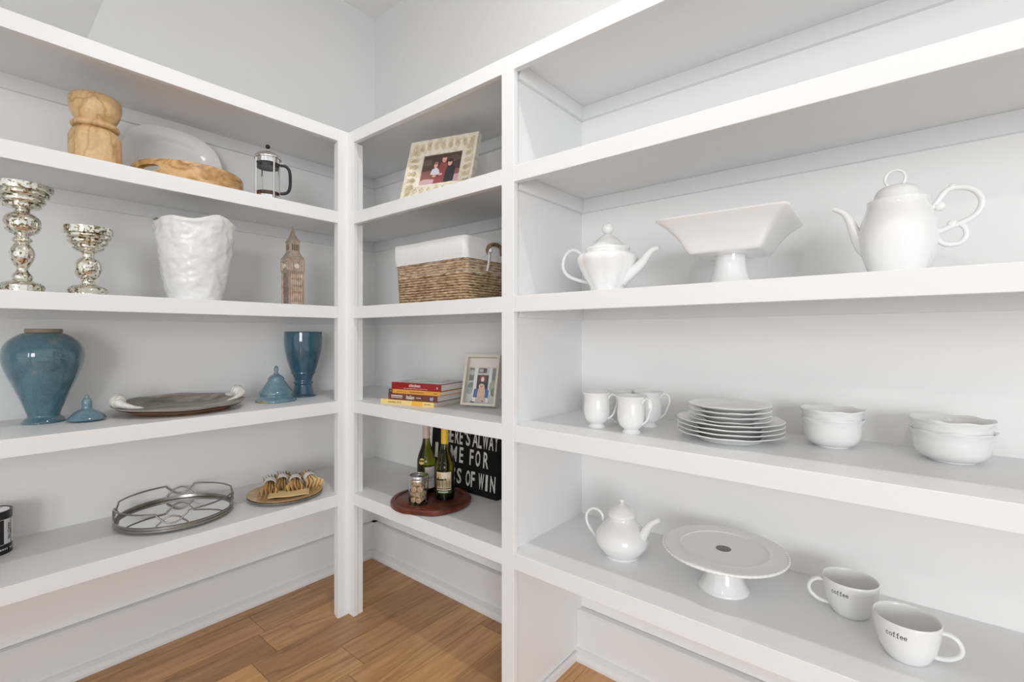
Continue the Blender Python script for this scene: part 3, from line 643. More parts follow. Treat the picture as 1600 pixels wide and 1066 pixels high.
# ============================================================ BACK UNIT, corner bay
def quadprint(mb, M, w, h, items):
    """flat print in the xz plane: items (colour, polygon in 0..1 units), layered outwards (-y)"""
    for i, (c, poly) in enumerate(items):
        b = len(mb.v); d = -.00012 * (i + 1)
        mb.add([M @ Vector((x * w, d, z * h)) for x, z in poly], [tuple(range(len(poly)))], c)
def ell(cx, cz, rx, rz, n=14, a0=0): return [(cx + rx * cos(2 * pi * k / n + a0), cz + rz * sin(2 * pi * k / n + a0)) for k in range(n)]
def rect(a, b, c, d): return [(a, b), (c, b), (c, d), (a, d)]
I4 = Matrix.Identity(4)
# ornate frame
FW, FHt, mo = .296, .262, .064
fr = thing('ornate_photo_frame', 'cream picture frame carved with leaves around a family photograph, leaning back', 'picture frame', (.306, .030, TOPS[1] + .006), radians(17.7))
TL = Matrix.Rotation(radians(-18.5), 4, 'X')
def mitre(w, h, prf):
    """closed rectangular moulding; prf = (inset, depth towards viewer)"""
    mb = MB(); vs = []; n = len(prf)
    for ins, dd in prf: vs += [(ins, -dd, ins), (w - ins, -dd, ins), (w - ins, -dd, h - ins), (ins, -dd, h - ins)]
    fs = [(i * 4 + k, i * 4 + (k + 1) % 4, ((i + 1) % n) * 4 + (k + 1) % 4, ((i + 1) % n) * 4 + k) for i in range(n) for k in range(4)]
    return mb.add(vs, fs)
part('moulding', mitre(FW, FHt, [(0, -.022), (0, .004), (.002, .006), (.008, .006), (.010, .002), (.012, .001), (.050, -.006), (.053, -.003), (.060, -.004), (mo, -.008), (mo, -.020)]).xf(TL), FRAMEC, fr, smooth=0)
LEAFM = noisy('leaf_relief', [(.3, (.42, .30, .14)), (.5, (.66, .55, .36)), (.8, (.80, .74, .62))], 35, .55)
def leafat(cx, cz, ang, s):
    leaf = MB()
    dirs = [(-.5, .9), (-.22, 1.1), (.22, 1.1), (.5, .9)]
    ca, sa = cos(ang), sin(ang); dep = lambda ox: 0
    for pts in [[(-.55, -.1), (-.45, -.6), (0, -.95), (.45, -.6), (.55, -.1), (.3, .35), (0, .5), (-.3, .35), (-.55, -.1)]] + [[(0, -.2), (dx * .6, dz * .5), (dx * 1.3, dz)] for dx, dz in dirs] + [[(0, -.7), (0, .1)], [(-.22, -.6), (-.28, -.1)], [(.22, -.6), (.28, -.1)]]:
        P = []
        for x, z in pts:
            X = cx + (x * ca - z * sa) * s; Zz = cz + (x * sa + z * ca) * s
            d = min(X, FW - X, Zz, FHt - Zz); P.append((X, -(.0028 - (d - .012) * .007 / .038) + .0, Zz))
        leaf.tube(P, .0010, 5)
    part('carved_leaf', leaf.xf(TL), LEAFM, fr, smooth=60)
nT, nS = 9, 8
for k in range(nT):
    x = .024 + (FW - .048) * k / (nT - 1); leafat(x, FHt - .031, 0, .0175); leafat(x, .031, pi, .0175)
for k in range(1, nS - 1):
    z = .024 + (FHt - .048) * k / (nS - 1); leafat(.031, z, pi / 2, .0175); leafat(FW - .031, z, -pi / 2, .0175)
pm = MB(); w, h = FW - 2 * mo, FHt - 2 * mo; MM = TL @ Matrix.Translation((mo, .012, mo))
RD = (.30, .075, .07); SK = (.80, .42, .36)
quadprint(pm, MM, w, h, [((.085, .055, .045), rect(0, 0, 1, 1)), ((.13, .09, .08), ell(.12, .75, .12, .12)), ((.12, .08, .07), ell(.80, .80, .16, .12)), ((.28, .11, .09), [(0, 0), (1, 0), (1, .42), (.7, .50), (.3, .48), (0, .46)]),
    ((.62, .40, .42), [(0, 0), (.45, 0), (.35, .16), (.1, .2), (0, .16)]), ((.62, .40, .42), [(.72, 0), (1, 0), (1, .26), (.78, .24)]),
    ((.30, .08, .08), [(.34, 0), (.66, 0), (.66, .2), (.6, .26), (.38, .24)]), (RD, [(.40, .24), (.66, .22), (.68, .55), (.62, .70), (.48, .70), (.42, .52)]),
    (SK, ell(.56, .80, .058, .11)), ((.10, .05, .04), ell(.565, .90, .062, .05)), ((.035, .035, .04), [(.62, .02), (.86, .04), (.88, .45), (.80, .60), (.68, .58), (.63, .40)]),
    (SK, ell(.72, .65, .055, .10)), ((.06, .035, .03), ell(.725, .74, .062, .06)), ((.78, .74, .80), [(.24, .34), (.34, .30), (.50, .30), (.46, .46), (.38, .56), (.28, .50)]),
    (SK, ell(.36, .62, .052, .085)), ((.35, .17, .12), ell(.365, .70, .055, .045)), (SK, ell(.36, .27, .05, .05)), (SK, ell(.52, .30, .05, .04)), ((.25, .05, .05), rect(.54, .755, .58, .765))])
part('photograph', pm, PRINTG, fr, smooth=0)
part('back_board', MB().box((.004, .0202, .004), (FW - .004, .0225, FHt - .004)).xf(TL), FRAMES, fr, smooth=0)
part('easel_strut', MB().box((FW / 2 - .02, .0, 0), (FW / 2 + .02, .003, .19)).xf(Matrix.Translation((0, .150, -.005)) @ Matrix.Rotation(radians(14), 4, 'X')), FRAMES, fr, smooth=0)
# basket
bx = thing('lined_basket', 'rectangular seagrass basket with a white linen liner folded over its top', 'basket', (.436, .196, TOPS[2]))
def rrect(w, d, r, n=6):
    out = []
    for cx, cy, a in ((w - r, d - r, 0), (-w + r, d - r, pi / 2), (-w + r, -d + r, pi), (w - r, -d + r, 3 * pi / 2)):
        out += [(cx + r * cos(a + pi / 2 * k / n), cy + r * sin(a + pi / 2 * k / n)) for k in range(n + 1)]
    return out
BW, BD, BH = .196, .140, .228
rope = MB(); rb = random.Random(4); NR = 21
def wid(z): f = .945 + .055 * z / BH; return BW * f, BD * (f)
for i in range(NR):
    z = .0055 + i * .0094; w, d = wid(z); base = rrect(w, d, .02, 5); P = []
    for j in range(len(base)):
        a = Vector(base[j]); b = Vector(base[(j + 1) % len(base)]); m = max(1, int((b - a).length / .02))
        for k in range(m): p = a.lerp(b, k / m); P.append((p.x, p.y, z + rb.uniform(-.0009, .0009)))
    rope.tube(P, [rb.uniform(.0041, .0050) for _ in P], 7, closed=True)
part('woven_rope_body', rope, ROPE, bx, smooth=60, stuff=True)
part('gap_shade_core', MB().prism(rrect(.183, .127, .018), .006, .16), simple('painted_gap_shade', (.06, .035, .02), .9), bx)  # dark core added to paint shade into the gaps between rope rows
w, d = wid(.01); part('floor_panel', MB().prism(rrect(w - .006, d - .006, .018), .002, .008), ROPE, bx)
ln = MB(); base = []
b0 = rrect(BW + .005, BD + .005, .018, 6)
for j in range(len(b0)):
    a = Vector(b0[j]); b = Vector(b0[(j + 1) % len(b0)]); m = max(1, int((b - a).length / .012))
    base += [tuple(a.lerp(b, k / m)) for k in range(m)]
nb = len(base); prof_l = [(-.5, .150), (0, .166), (.15, .171), (.2, .195), (.1, BH - .003), (-.3, BH), (-1.2, BH - .003), (-1.5, .10)]
vs = []
for (o_, z) in prof_l:
    for j, (x, y) in enumerate(base):
        n1 = noise.noise(Vector((x * 18, y * 18, z * 9))); k = o_ * .006 + .0022 * n1
        l = sqrt(x * x + y * y); zz = z + (.0035 * noise.noise(Vector((x * 9, y * 9, 1))) if z > .16 else 0)
        vs.append((x + k * (1 if x > 0 else -1) * (abs(x) > BW - .02), y + k * (1 if y > 0 else -1) * (abs(y) > BD - .02), zz))
fs = [(i * nb + k, i * nb + (k + 1) % nb, (i + 1) * nb + (k + 1) % nb, (i + 1) * nb + k) for i in range(len(prof_l) - 1) for k in range(nb)]
part('linen_liner', MB().add(vs, fs), LINEN, bx, smooth=60)
rbn = MB(); rx = BW + .010
rbn.grid(lambda u, v: (rx + .004 * sin(pi * u), -.028 - .012 * u + (v - .5) * .012, .185 - .075 * u), 6, 2)
rbn.grid(lambda u, v: (rx + .006 * sin(pi * u), -.028 - .045 * u - .01 * u * u + (v - .5) * .010, .183 - .030 * u + (v - .5) * .004), 6, 2)
rbn.ball((rx + .004, -.028, .186), .007, 10)
part('ribbon_tie', rbn, LINEN, bx, solid=.001)
part('side_handle', MB().tube(smooth([(BW - .004, -.035, .165), (BW + .012, -.035, .200), (BW + .014, 0, .212), (BW + .012, .035, .200), (BW - .004, .035, .165)], 4), .0065, 8), noisy('dark_rope', [(.3, (.07, .04, .02)), (.6, (.25, .16, .09)), (.8, (.5, .38, .25))], 110, .8, bump=.5), bx)
# books
def book(name, label, loc, rz, Lg, Dp, Th, cov, prints, top=None, soft=False):
    o = thing(name, label, 'book', loc, rz, 'cookbooks stacked flat'); c = .0022 if not soft else .0008
    cm = simple('cover_' + str(len(bpy.data.materials)), cov, .3, coat=.4)
    mb = MB()
    mb.box((0, .003, 0), (Lg, Dp, c)).box((0, .003, Th - c), (Lg, Dp, Th)).box((0, 0, 0.0), (Lg, .0032, Th))
    part('cover', mb, cm, o, smooth=0, bevel=.0008)
    part('pages', MB().box((.0035, .0034, c), (Lg - .0035, Dp - .004, Th - c)), PAPER, o, smooth=0)
    pr = MB()
    for it in prints:
        if it[0] == 'r': _, x0, z0, x1, z1, col = it; pr.add([(x0 * Lg, -.0003, z0 * Th), (x1 * Lg, -.0003, z0 * Th), (x1 * Lg, -.0003, z1 * Th), (x0 * Lg, -.0003, z1 * Th)], [(0, 1, 2, 3)], col)
        else:
            _, tx, x, z, sz, sx, bold, col, sh = it; t = text_mb(tx, sz * Th, .0001, sx, bold, col=col, shear=sh)
            t.map(lambda a, b, cc: (x * Lg + a, -.0005 - cc, z * Th + b)); pr.add(t.v, t.f); pr.c[-len(t.f):] = [col] * len(t.f)
    if pr.f: part('spine_print', pr, PRINT, o, smooth=0, stuff=True)
    if top:
        q = MB()
        for col, poly in top: q.add([(x * Lg, y * Dp, Th + .0003 + .0001 * len(q.f)) for x, y in poly], [tuple(range(len(poly)))], col)
        part('cover_picture', q, PRINTG, o, smooth=0)
    return o
z0 = TOPS[3]; RB = radians(11.5)
WHT = (.85, .83, .80); DK = (.10, .05, .02)
smallbar = lambda x0, x1, z0_, z1_, n, col: [('r', x0 + (x1 - x0) * i / n, z0_, x0 + (x1 - x0) * (i + .72) / n, z1_, col) for i in range(n)]
book('cookbook', 'thin yellow paperback cookbook at the bottom of the stack', (.180, .032, z0), RB, .262, .205, .018, (.84, .62, .20),
     [('r', 0, 0, .58, 1, (.86, .65, .26)), ('r', .58, 0, .595, 1, (.90, .78, .5)), ('r', .595, 0, .80, 1, (.88, .47, .06)), ('r', .80, 0, 1, 1, (.88, .66, .25)), ('t', 'essential', .22, .5, .62, 1.0, 0, DK, 0), ('t', 'RICE', .36, .5, .60, 1.0, 0, DK, .2)] + smallbar(.83, .95, .38, .6, 6, DK), soft=True)
book('cookbook', 'dark maroon cookbook with Italian on its spine, second from the bottom', (.212, .044, z0 + .0182), RB, .240, .215, .024, (.16, .035, .025),
     [('t', 'Italian', .46, .50, .90, .80, .0002, WHT, .3), ('r', .86, .22, .92, .72, (.30, .38, .52)), ('r', .915, .4, .925, .85, (.35, .42, .55))] + smallbar(.07, .31, .56, .74, 9, WHT) + smallbar(.07, .31, .26, .46, 8, (.6, .5, .42)) + smallbar(.59, .69, .40, .58, 4, (.6, .5, .45)), soft=False)
book('cookbook', 'orange spined cookbook, second from the top of the stack', (.214, .046, z0 + .0424), RB, .250, .190, .0165, (.72, .33, .045),
     [('r', 0, 0, .075, 1, (.06, .03, .03)), ('r', .03, .35, .055, .8, (.7, .68, .65))] + smallbar(.16, .36, .36, .62, 5, (.52, .20, .03)) + smallbar(.42, .70, .34, .66, 9, (.38, .13, .03)) + smallbar(.89, .95, .36, .64, 3, (.3, .1, .03)))
book('cookbook', 'red cookbook with chicken in white on its spine, top of the stack', (.226, .050, z0 + .0591), RB, .240, .185, .027, (.30, .006, .008),
     [('t', 'chicken', .485, .62, .62, 1.1, .0001, WHT, 0), ('t', 'z', .93, .5, .5, 1, .0002, WHT, 0)] + [('t', 'easy weeknight meals your family will love', .50, .20, .20, 1.25, 0, (.8, .7, .65), 0)],
     top=[((.62, .60, .57), rect(.01, .02, .99, .99)), ((.25, .25, .24), [(.45, .35), (.9, .25), (.98, .6), (.7, .8)]), ((.75, .72, .70), [(.1, .3), (.4, .25), (.45, .8), (.15, .85)]), ((.18, .17, .16), [(.72, .55), (.97, .7), (.97, .95), (.6, .9)])])
# light wooden box frame
bf = thing('box_photo_frame', 'pale wooden box frame holding a photograph of a woman with a dog', 'picture frame', (.506, .153, z0 + .0105), radians(19))
w, h = .141, .194; TL = Matrix.Rotation(radians(-16), 4, 'X')
part('frame', mitre(w, h, [(0, -.034), (0, 0), (.009, 0), (.0095, -.001), (.0095, -.024), (.0095, -.034)]).xf(TL), FRAMEL, bf, smooth=0)
part('mat_board', MB().box((.009, .0225, .009), (w - .009, .0245, h - .009)).xf(TL), simple('mat_board', (.70, .64, .60), .8), bf, smooth=0)
part('back_board', MB().box((.002, .0305, .002), (w - .002, .0335, h - .002)).xf(TL), FRAMES, bf, smooth=0)
pm = MB(); MM = TL @ Matrix.Translation((.0095, .0223, .0095)); pw_, ph_ = .122, .140
GR = (.28, .30, .26); WH = (.66, .66, .64)
quadprint(pm, MM, pw_, ph_, [((.50, .50, .47), rect(0, 0, 1, 1)), ((.16, .18, .15), rect(.04, .62, .2, .97)), ((.42, .44, .40), ell(.12, .85, .08, .08)), ((.20, .24, .19), ell(.18, .45, .16, .14)), ((.33, .35, .31), ell(.1, .35, .12, .1)), (WH, rect(.20, .12, .32, 1)), ((.10, .08, .07), rect(.34, .84, .62, .97)), ((.40, .40, .38), rect(.36, .86, .5, .95)), ((.04, .04, .045), rect(.32, .3, .70, .78)), (WH, rect(.72, .25, .80, 1)), ((.20, .22, .20), rect(.82, .55, 1, .98)), ((.34, .35, .26), ell(.88, .48, .13, .16)), ((.18, .20, .14), ell(.92, .32, .10, .12)),
    ((.48, .47, .45), rect(0, 0, 1, .13)), ((.15, .06, .04), ell(.51, .66, .13, .13)), ((.78, .55, .45), ell(.51, .66, .055, .075)), ((.03, .03, .035), [(.36, .3), (.68, .3), (.66, .55), (.56, .6), (.44, .6), (.36, .52)]), ((.06, .12, .28), [(.24, .17), (.38, .17), (.42, .38), (.34, .42), (.26, .38)]), ((.06, .12, .28), [(.62, .17), (.74, .17), (.76, .36), (.68, .42), (.60, .38)]), ((.60, .40, .30), [(.38, .06), (.44, .06), (.46, .2), (.52, .2), (.54, .06), (.62, .08), (.64, .3), (.60, .46), (.42, .46), (.38, .3)]),
    ((.64, .44, .33), ell(.50, .48, .10, .065)), ((.04, .03, .03), ell(.46, .49, .012, .012)), ((.04, .03, .03), ell(.54, .49, .012, .012)), ((.05, .03, .03), ell(.50, .455, .02, .013)), ((.75, .72, .70), [(.22, .05), (.34, .05), (.34, .15), (.26, .15)]), ((.45, .12, .15), ell(.58, .07, .04, .018)), ((.10, .10, .10), [(.15, .03), (.30, .01), (.32, .05), (.2, .06)]), ((.70, .71, .64), rect(.68, .04, .76, .15))])
part('photograph', pm, PRINTG, bf, smooth=0)
part('easel_strut', MB().box((w / 2 - .012, 0, 0), (w / 2 + .012, .002, .12)).xf(Matrix.Translation((0, .108, -.009)) @ Matrix.Rotation(radians(15), 4, 'X')), FRAMES, bf, smooth=0)
# round board with wine and corks
z0 = TOPS[4]; cx, cy = .3675, .132; RBd = .155
bo = thing('round_wooden_board', 'glossy red-brown round wooden board with a carved groove', 'board', (cx, cy, z0), radians(-12))
def flat(a, r, z):
    c = cos(a + radians(50)); return min(1, .93 / max(c, .01)) if c > .93 else 1
part('board', MB().lathe([(0, 0), (RBd - .008, 0), (RBd, .005), (RBd, .015), (RBd - .004, .020), (RBd - .016, .020), (RBd - .020, .0165), (RBd - .026, .0165), (RBd - .029, .0185), (0, .0185)], 96, mod=flat), WOODR, bo, smooth=35)
zt = z0 + .0185
def bottle(x, y, label, gm, capc, caplo, face, prints, h=.300, extra=None):
    o = thing('wine_bottle', label, 'bottle', (x, y, zt), 0, 'wine bottles on the round board')
    p = [(.030, 0), (.0355, .003), (.037, .012), (.037, .118), (.0355, .134), (.031, .152), (.024, .172), (.0175, .192), (.0145, .212), (.0135, .232), (.0132, .282), (.0150, .284), (.0150, .292), (.0135, .296)]
    part('glass', MB().lathe([(0, .010), (.018, .006), (.027, 0)] + smooth(p, 2) + [(0, .296)], 56), gm, o, smooth=60)
    part('wine', MB().lathe([(0, .008), (.029, .006), (.0350, .012), (.0350, .100), (0, .100)], 40), simple('dark_wine', (.03, .03, .006), .2), o)
    part('foil_capsule', MB().lathe([(.0150, caplo), (.0146, .27), (.0158, .284), (.0158, .292), (.0145, .2985), (0, .299)], 40), capc, o, smooth=50)
    mb = MB(); A = atan2(CY - y, CX - x)
    for (u0, u1, v0, v1, col, off) in prints: cylstrip(mb, lambda z, off=off: .0372 + off, A + face + u0 / .037, A + face + u1 / .037, v0, v1, col, 10)
    if extra: extra(mb, A + face)
    part('label', mb, PRINTG, o, smooth=60, label='paper bottle label'); return o
CR = (.74, .66, .50)
bx1, by1 = .4064, .168; bx2, by2 = .288, .175
def ex1(mb, A):
    t = text_mb('CHARDONNAY', .0034, .0001, 1, 0, col=(.3, .22, .12)); t.map(lambda x, y, z: (.0380 * cos(A + (x + .008) / .037), .0380 * sin(A + (x + .008) / .037), .052 + y)); mb.add(t.v, t.f); mb.c[-len(t.f):] = [(.3, .22, .12)] * len(t.f)
bottle(bx1, by1, 'wine bottle with a yellow foil neck and cream label, in front of the black sign', BGREEN2, simple('yellow_foil', (.80, .50, .04), .35, coat=.3), .212, 0,
    [(-.036, .026, .026, .108, CR, 0), (-.034, -.016, .085, .104, (.58, .42, .20), .0002), (-.030, -.024, .052, .09, (.28, .18, .08), .0003), (-.036, -.004, .076, .083, (.03, .03, .03), .0004), (-.003, .006, .077, .084, (.05, .05, .05), .0004), (.004, .026, .078, .082, (.66, .48, .22), .0003), (-.036, .026, .043, .047, (.16, .05, .04), .0003), (-.036, .026, .026, .039, (.03, .07, .03), .0004), (-.026, .012, .0305, .0345, (.6, .6, .5), .0006)], extra=ex1)
def ex2(mb, A):
    b = len(mb.v); n = 24; a0, zc_, rr = A - .55, .128, .0125; vs = [(.0374, a0, zc_)] + [(.0374, a0 + rr * cos(2 * pi * k / n) / .037, zc_ + rr * sin(2 * pi * k / n)) for k in range(n)]
    rz_ = lambda z: .0372 if z < .12 else .0372 - (z - .12) * .16
    mb.add([((rz_(z) + .0008) * cos(a), (rz_(z) + .0008) * sin(a), z) for r, a, z in vs], [(0, 1 + k, 1 + (k + 1) % n) for k in range(n)], (.62, .46, .16))
bottle(bx2, by2, 'wine bottle with pale foil neck and round gold sticker, behind the jar', BGREEN, simple('pale_foil', (.60, .47, .40), .4, coat=.2), .216, 0,
    [(-.006, .040, .020, .105, (.62, .60, .57), 0), (.006, .030, .060, .064, (.3, .28, .26), .0003), (.006, .026, .050, .052, (.3, .28, .26), .0003)], extra=ex2)
# jar of corks
jx, jy = .376, .062
j = thing('glass_jar', 'small glass canning jar full of corks with a steel screw band', 'jar', (jx, jy, zt)); rj = .0365
part('jar_glass', MB().lathe(smooth([(.028, 0), (.034, .002), (rj, .008), (rj, .078), (.0345, .086), (.0335, .092), (.0335, .104)], 2) + [(.0315, .104), (.0315, .09), (.0325, .085), (rj - .0022, .077), (rj - .0022, .009), (.031, .0035), (0, .003)] , 48).lathe([(0, 0), (.028, 0)], 48), GLASS, j, smooth=60)
part('screw_band', MB().lathe([(.0345, .088), (.037, .088), (.0372, .092), (.0362, .094), (.0372, .097), (.0372, .105), (.036, .107), (.031, .107), (.031, .1055), (.0345, .1055)], 48), simple('tin', (.62, .60, .58), .22, 1), j, smooth=40)
part('glass_lid', MB().lathe([(0, .1045), (.0312, .1045), (.0312, .1058), (0, .1058)], 40), GLASS, j, smooth=30)
rc = random.Random(5); n = 0
for lay in range(4):
    for sgn in (-1, 1):
        a = radians((20, 100, 35, 112)[lay]); zz = zt + .0150 + lay * .0214
        m = MB().lathe([(0, -.0215), (.0097, -.0215), (.0105, -.0205), (.0105, .0205), (.0097, .0215), (0, .0215)], 20)
        ti = 0; m.xf(Matrix.Rotation(pi / 2 + ti, 4, 'X'))
        solo('wine_cork', m, CORK, f"used wine cork in the {('bottom', 'second', 'third', 'top')[lay]} layer inside the jar, {'right' if sgn * (.77 * cos(a) + .637 * sin(a)) > 0 else 'left'} of its pair", 'cork', (jx + sgn * .0113 * cos(a), jy + sgn * .0113 * sin(a), zz), a, 'corks in the glass jar', smooth=40)
# black box sign
SZ = Vector((.161, .303, z0)); sw, sh, sd = .395, .282, .032
sg = thing('box_sign', 'black wooden box sign with tall white capital letters', 'sign', SZ)
LN = Matrix.Translation((0, 0, .0022)) @ Matrix.Rotation(radians(-4), 4, 'X')
part('box', MB().box((0, 0, 0), (sw, sd, sh)).xf(LN), BLACKS, sg, smooth=0, bevel=.001)
rows = [(.189, .253, [('T', 692, 8), ('H', 700, 8), ('E', 706.5, 5.5), ('R', 714.5, 6), ('E', 721, 5), ("'", 727, 3), ('S', 732, 6.5), ('A', 743, 9), ('L', 750.5, 5.5), ('W', 759, 9), ('A', 768, 7.5), ('Y', 775.8, 5.5)]),
        (.1135, .178, [('I', 682.5, 4.5), ('M', 709, 10), ('E', 721, 6), ('F', 737, 6), ('O', 747, 7.5), ('R', 759.5, 8)]),
        (.026, .090, [('L', 680, 5), ('A', 692, 8), ('S', 708, 7), ('S', 717.5, 7), ('O', 731.5, 7), ('F', 739, 6), ('W', 752, 8.5), ('I', 760.5, 3.5), ('N', 770, 8)])]
lt_ = MB()
for a, b, L_ in rows:
    for ch, px, wpx in L_:
        x0, _ = rowB(px - wpx / 2, .304 + a * .07); x1, _ = rowB(px + wpx / 2, .304 + a * .07); x0 -= SZ.x; x1 -= SZ.x; x1 = min(x1, sw - .004)
        t = text_mb(ch, 1, .0, 1, .02); xs = [v[0] for v in t.v]; ys = [v[1] for v in t.v]; lo, hi = min(xs), max(xs); yl, yh = min(ys), max(ys)
        if ch == "'": z_lo = b - (b - a) * .3
        else: z_lo = a
        t.map(lambda x, y, z: (x0 + (x - lo) / max(hi - lo, .01) * (x1 - x0), -.0006, z_lo + (y - yl) / (yh - yl) * (b - z_lo)))
        part('letter', t.xf(LN), LETW, sg, smooth=0)

# ============================================================ BACK UNIT, china bay
def pB(pts, y, L):
    out = []
    for px, py in pts: x, t = rowB(px, y); out.append((x - L.x, y - L.y, zat(py, t) - L.z))
    return out
def lobes(n, amp, z0_, z1_):
    return lambda a, r, z: 1 + amp * (abs(cos(n * a / 2)) - .6) * (1 if z0_ < z < z1_ else .25)
# small teapot, second shelf
L, t = on(950, .125, 2, 'B'); o = thing('teapot', 'small white lobed teapot with a ball knob, left of the square pedestal bowl', 'teapot', L)
sqm = lambda a, r, z: 1 + (.055 * (abs(cos(4 * a + .4)) - .5) * min(1, max(0, (.135 - z) / .03)))
p = P0(950, t, L.z, [(27, 456), (27, 450), (30, 444), (36, 434), (42, 422), (46, 412), (47, 405), (44, 399), (38, 396), (34, 394), (35, 391), (35, 389)])
part('body', MB().lathe([(0, 0)] + smooth(p, 3) + [(0, p[-1][1] - .004)], 96, mod=sqm), CERAM, o, smooth=60)
p = prof(950, t, L.z, [(33, 390), (33, 388), (29, 386.5), (22, 379), (14, 372), (8, 368), (4, 366.5)]); k1 = p[-1][1]
lidp = part('lid', MB().lathe(smooth(p, 3) + [(0, k1)], 48), CERAM, o, smooth=60)
rk = 9.5 * t / FPX / 1.02; part('knob', MB().ball((0, 0, k1 + rk * .95), rk, 24).tube([(0, 0, k1 - .002), (0, 0, k1 + .004)], .006, 12), CERAM, o, smooth=60)
sp = smooth(pB([(972, 437), (984, 428), (996, 418), (1006, 407), (1014, 396), (1022, 389), (1031, 387.5)], L.y, L), 4)
part('spout', MB().tube(sp, [.021 - .0145 * (i / (len(sp) - 1)) ** .6 for i in range(len(sp))], 14), CERAM, o, smooth=60)
part('handle', MB().tube(smooth(pB([(916, 404), (906, 395), (897, 391), (887, 396), (881, 408), (881, 421), (888, 431), (898, 436), (907, 439), (920, 442)], L.y, L), 3), .0052, 12), CERAM, o, smooth=60)
# square pedestal bowl
L = Vector((1.462, .157, TOPS[2])); o = thing('square_pedestal_bowl', 'white square flared bowl on a round pedestal foot', 'bowl', L, .046)
part('pedestal', MB().lathe([(0, 0)] + smooth([(.0567, 0), (.0565, .003), (.050, .012), (.042, .028), (.037, .048), (.035, .066), (.036, .080)], 3) + [(0, .080)], 56), CERAM, o, smooth=60)
def sqr(a, r, z):
    pw2 = 16; return 1 / (abs(cos(a)) ** pw2 + abs(sin(a)) ** pw2) ** (1 / pw2)
ob = smooth([(.072, .0795), (.080, .082), (.088, .093), (.096, .108), (.107, .124), (.122, .140), (.138, .153), (.144, .159)], 3)
part('bowl', MB().lathe([(0, .0795)] + ob + [(.1445, .1615), (.1425, .162)] + [(r - .004, z + .002) for r, z in ob[::-1]][1:] + [(0, .086)], 128, mod=sqr), CERAM, o, smooth=60)
# large teapot
L, t = on(1403, .155, 2, 'B'); o = thing('teapot', 'tall white teapot with a ring finial and curling looped handle, right of the square bowl', 'teapot', L)
p = P0(1403, t, L.z, [(46, 430), (49, 422), (54, 410), (60, 392), (63, 374), (63, 360), (60, 346), (55, 335), (52, 328), (50, 322), (50, 314)])
part('body', MB().lathe([(0, 0)] + smooth(p, 3) + [(p[-1][0] - .003, p[-1][1]), (0, p[-1][1] - .004)], 72), CERAM, o, smooth=60)
p = prof(1403, t, L.z, [(41, 315), (39, 308), (36, 300), (29, 294), (18, 290.5), (6, 289.5)])
part('lid', MB().lathe([(p[0][0], p[0][1] - .002)] + smooth(p, 3) + [(0, p[-1][1])], 56), CERAM, o, smooth=60)
zr = zat(279, t) - L.z; rr = 13.5 * t / FPX
part('ring_finial', MB().tube([(rr * cos(2 * pi * k / 32) * .93 - .004, 0, zr + rr * sin(2 * pi * k / 32)) for k in range(32)], .0028, 10, closed=True), CERAM, o, smooth=60)
sp = smooth(pB([(1362, 396), (1350, 388), (1341, 374), (1334, 358), (1327, 343), (1318, 333), (1303, 327)], L.y, L), 4)
part('spout', MB().tube(sp, [.018 - .0135 * (i / (len(sp) - 1)) ** .8 for i in range(len(sp))], 14), CERAM, o, smooth=60)
hp = MB(); hp.tube(smooth(pB([(1452, 330), (1462, 320), (1472, 306), (1481, 297), (1494, 293), (1511, 293), (1525, 298), (1535, 310), (1533, 325), (1522, 338), (1503, 348), (1484, 355), (1464, 364)], L.y, L), 4), .0055, 12)
hp.tube(smooth(pB([(1462, 362), (1466, 374), (1476, 381), (1490, 382), (1503, 378), (1511, 367), (1508, 355), (1498, 349)], L.y, L), 4), .0050, 12)
for (px, py, r_) in ((1469, 322, .0100), (1489, 350, .0085), (1489, 292.5, .007)): hp.ball(pB([(px, py)], L.y, L)[0], r_, 16, (1, .7, 1))
part('handle', hp, CERAM, o, smooth=60)
# small footed cups, third shelf
MG = 'footed white porcelain mugs on the third shelf'
def footmug(x, y, rz, label):
    o = thing('footed_mug', label, 'mug', (x, y, TOPS[3]), rz, MG)
    ou = smooth([(.0255, 0), (.0260, .003), (.0215, .008), (.0225, .012), (.030, .018), (.0355, .028), (.0385, .043), (.0385, .062), (.0372, .078), (.0375, .088), (.0405, .098), (.0428, .102)], 2)
    part('cup', MB().lathe([(0, 0)] + ou + [(.0425, .103)] + [(r - .0025, z) for r, z in ou[::-1] if z > .016][1:] + [(.015, .0145), (0, .0145)], 56), CREAMC, o, smooth=60)
    part('handle', MB().tube(smooth([(.036, 0, .086), (.044, 0, .097), (.055, 0, .098), (.063, 0, .088), (.063, 0, .073), (.057, 0, .058), (.053, 0, .046), (.046, 0, .036), (.034, 0, .027)], 3), .0031, 10, sq=1.5), CREAMC, o, smooth=60)
    return o
m1 = footmug(1.094, .1415, radians(8), 'leftmost footed white mug, nearest the divider')
dup(m1, (1.210, .1286, TOPS[3]), radians(-8), 'front footed white mug, nearest the shelf edge and the plates')
dup(m1, (1.118, .248, TOPS[3]), radians(55), 'back left footed white mug, mostly hidden behind the two in front')
dup(m1, (1.205, .252, TOPS[3]), radians(5), 'back right footed white mug, its handle pointing at the plates')
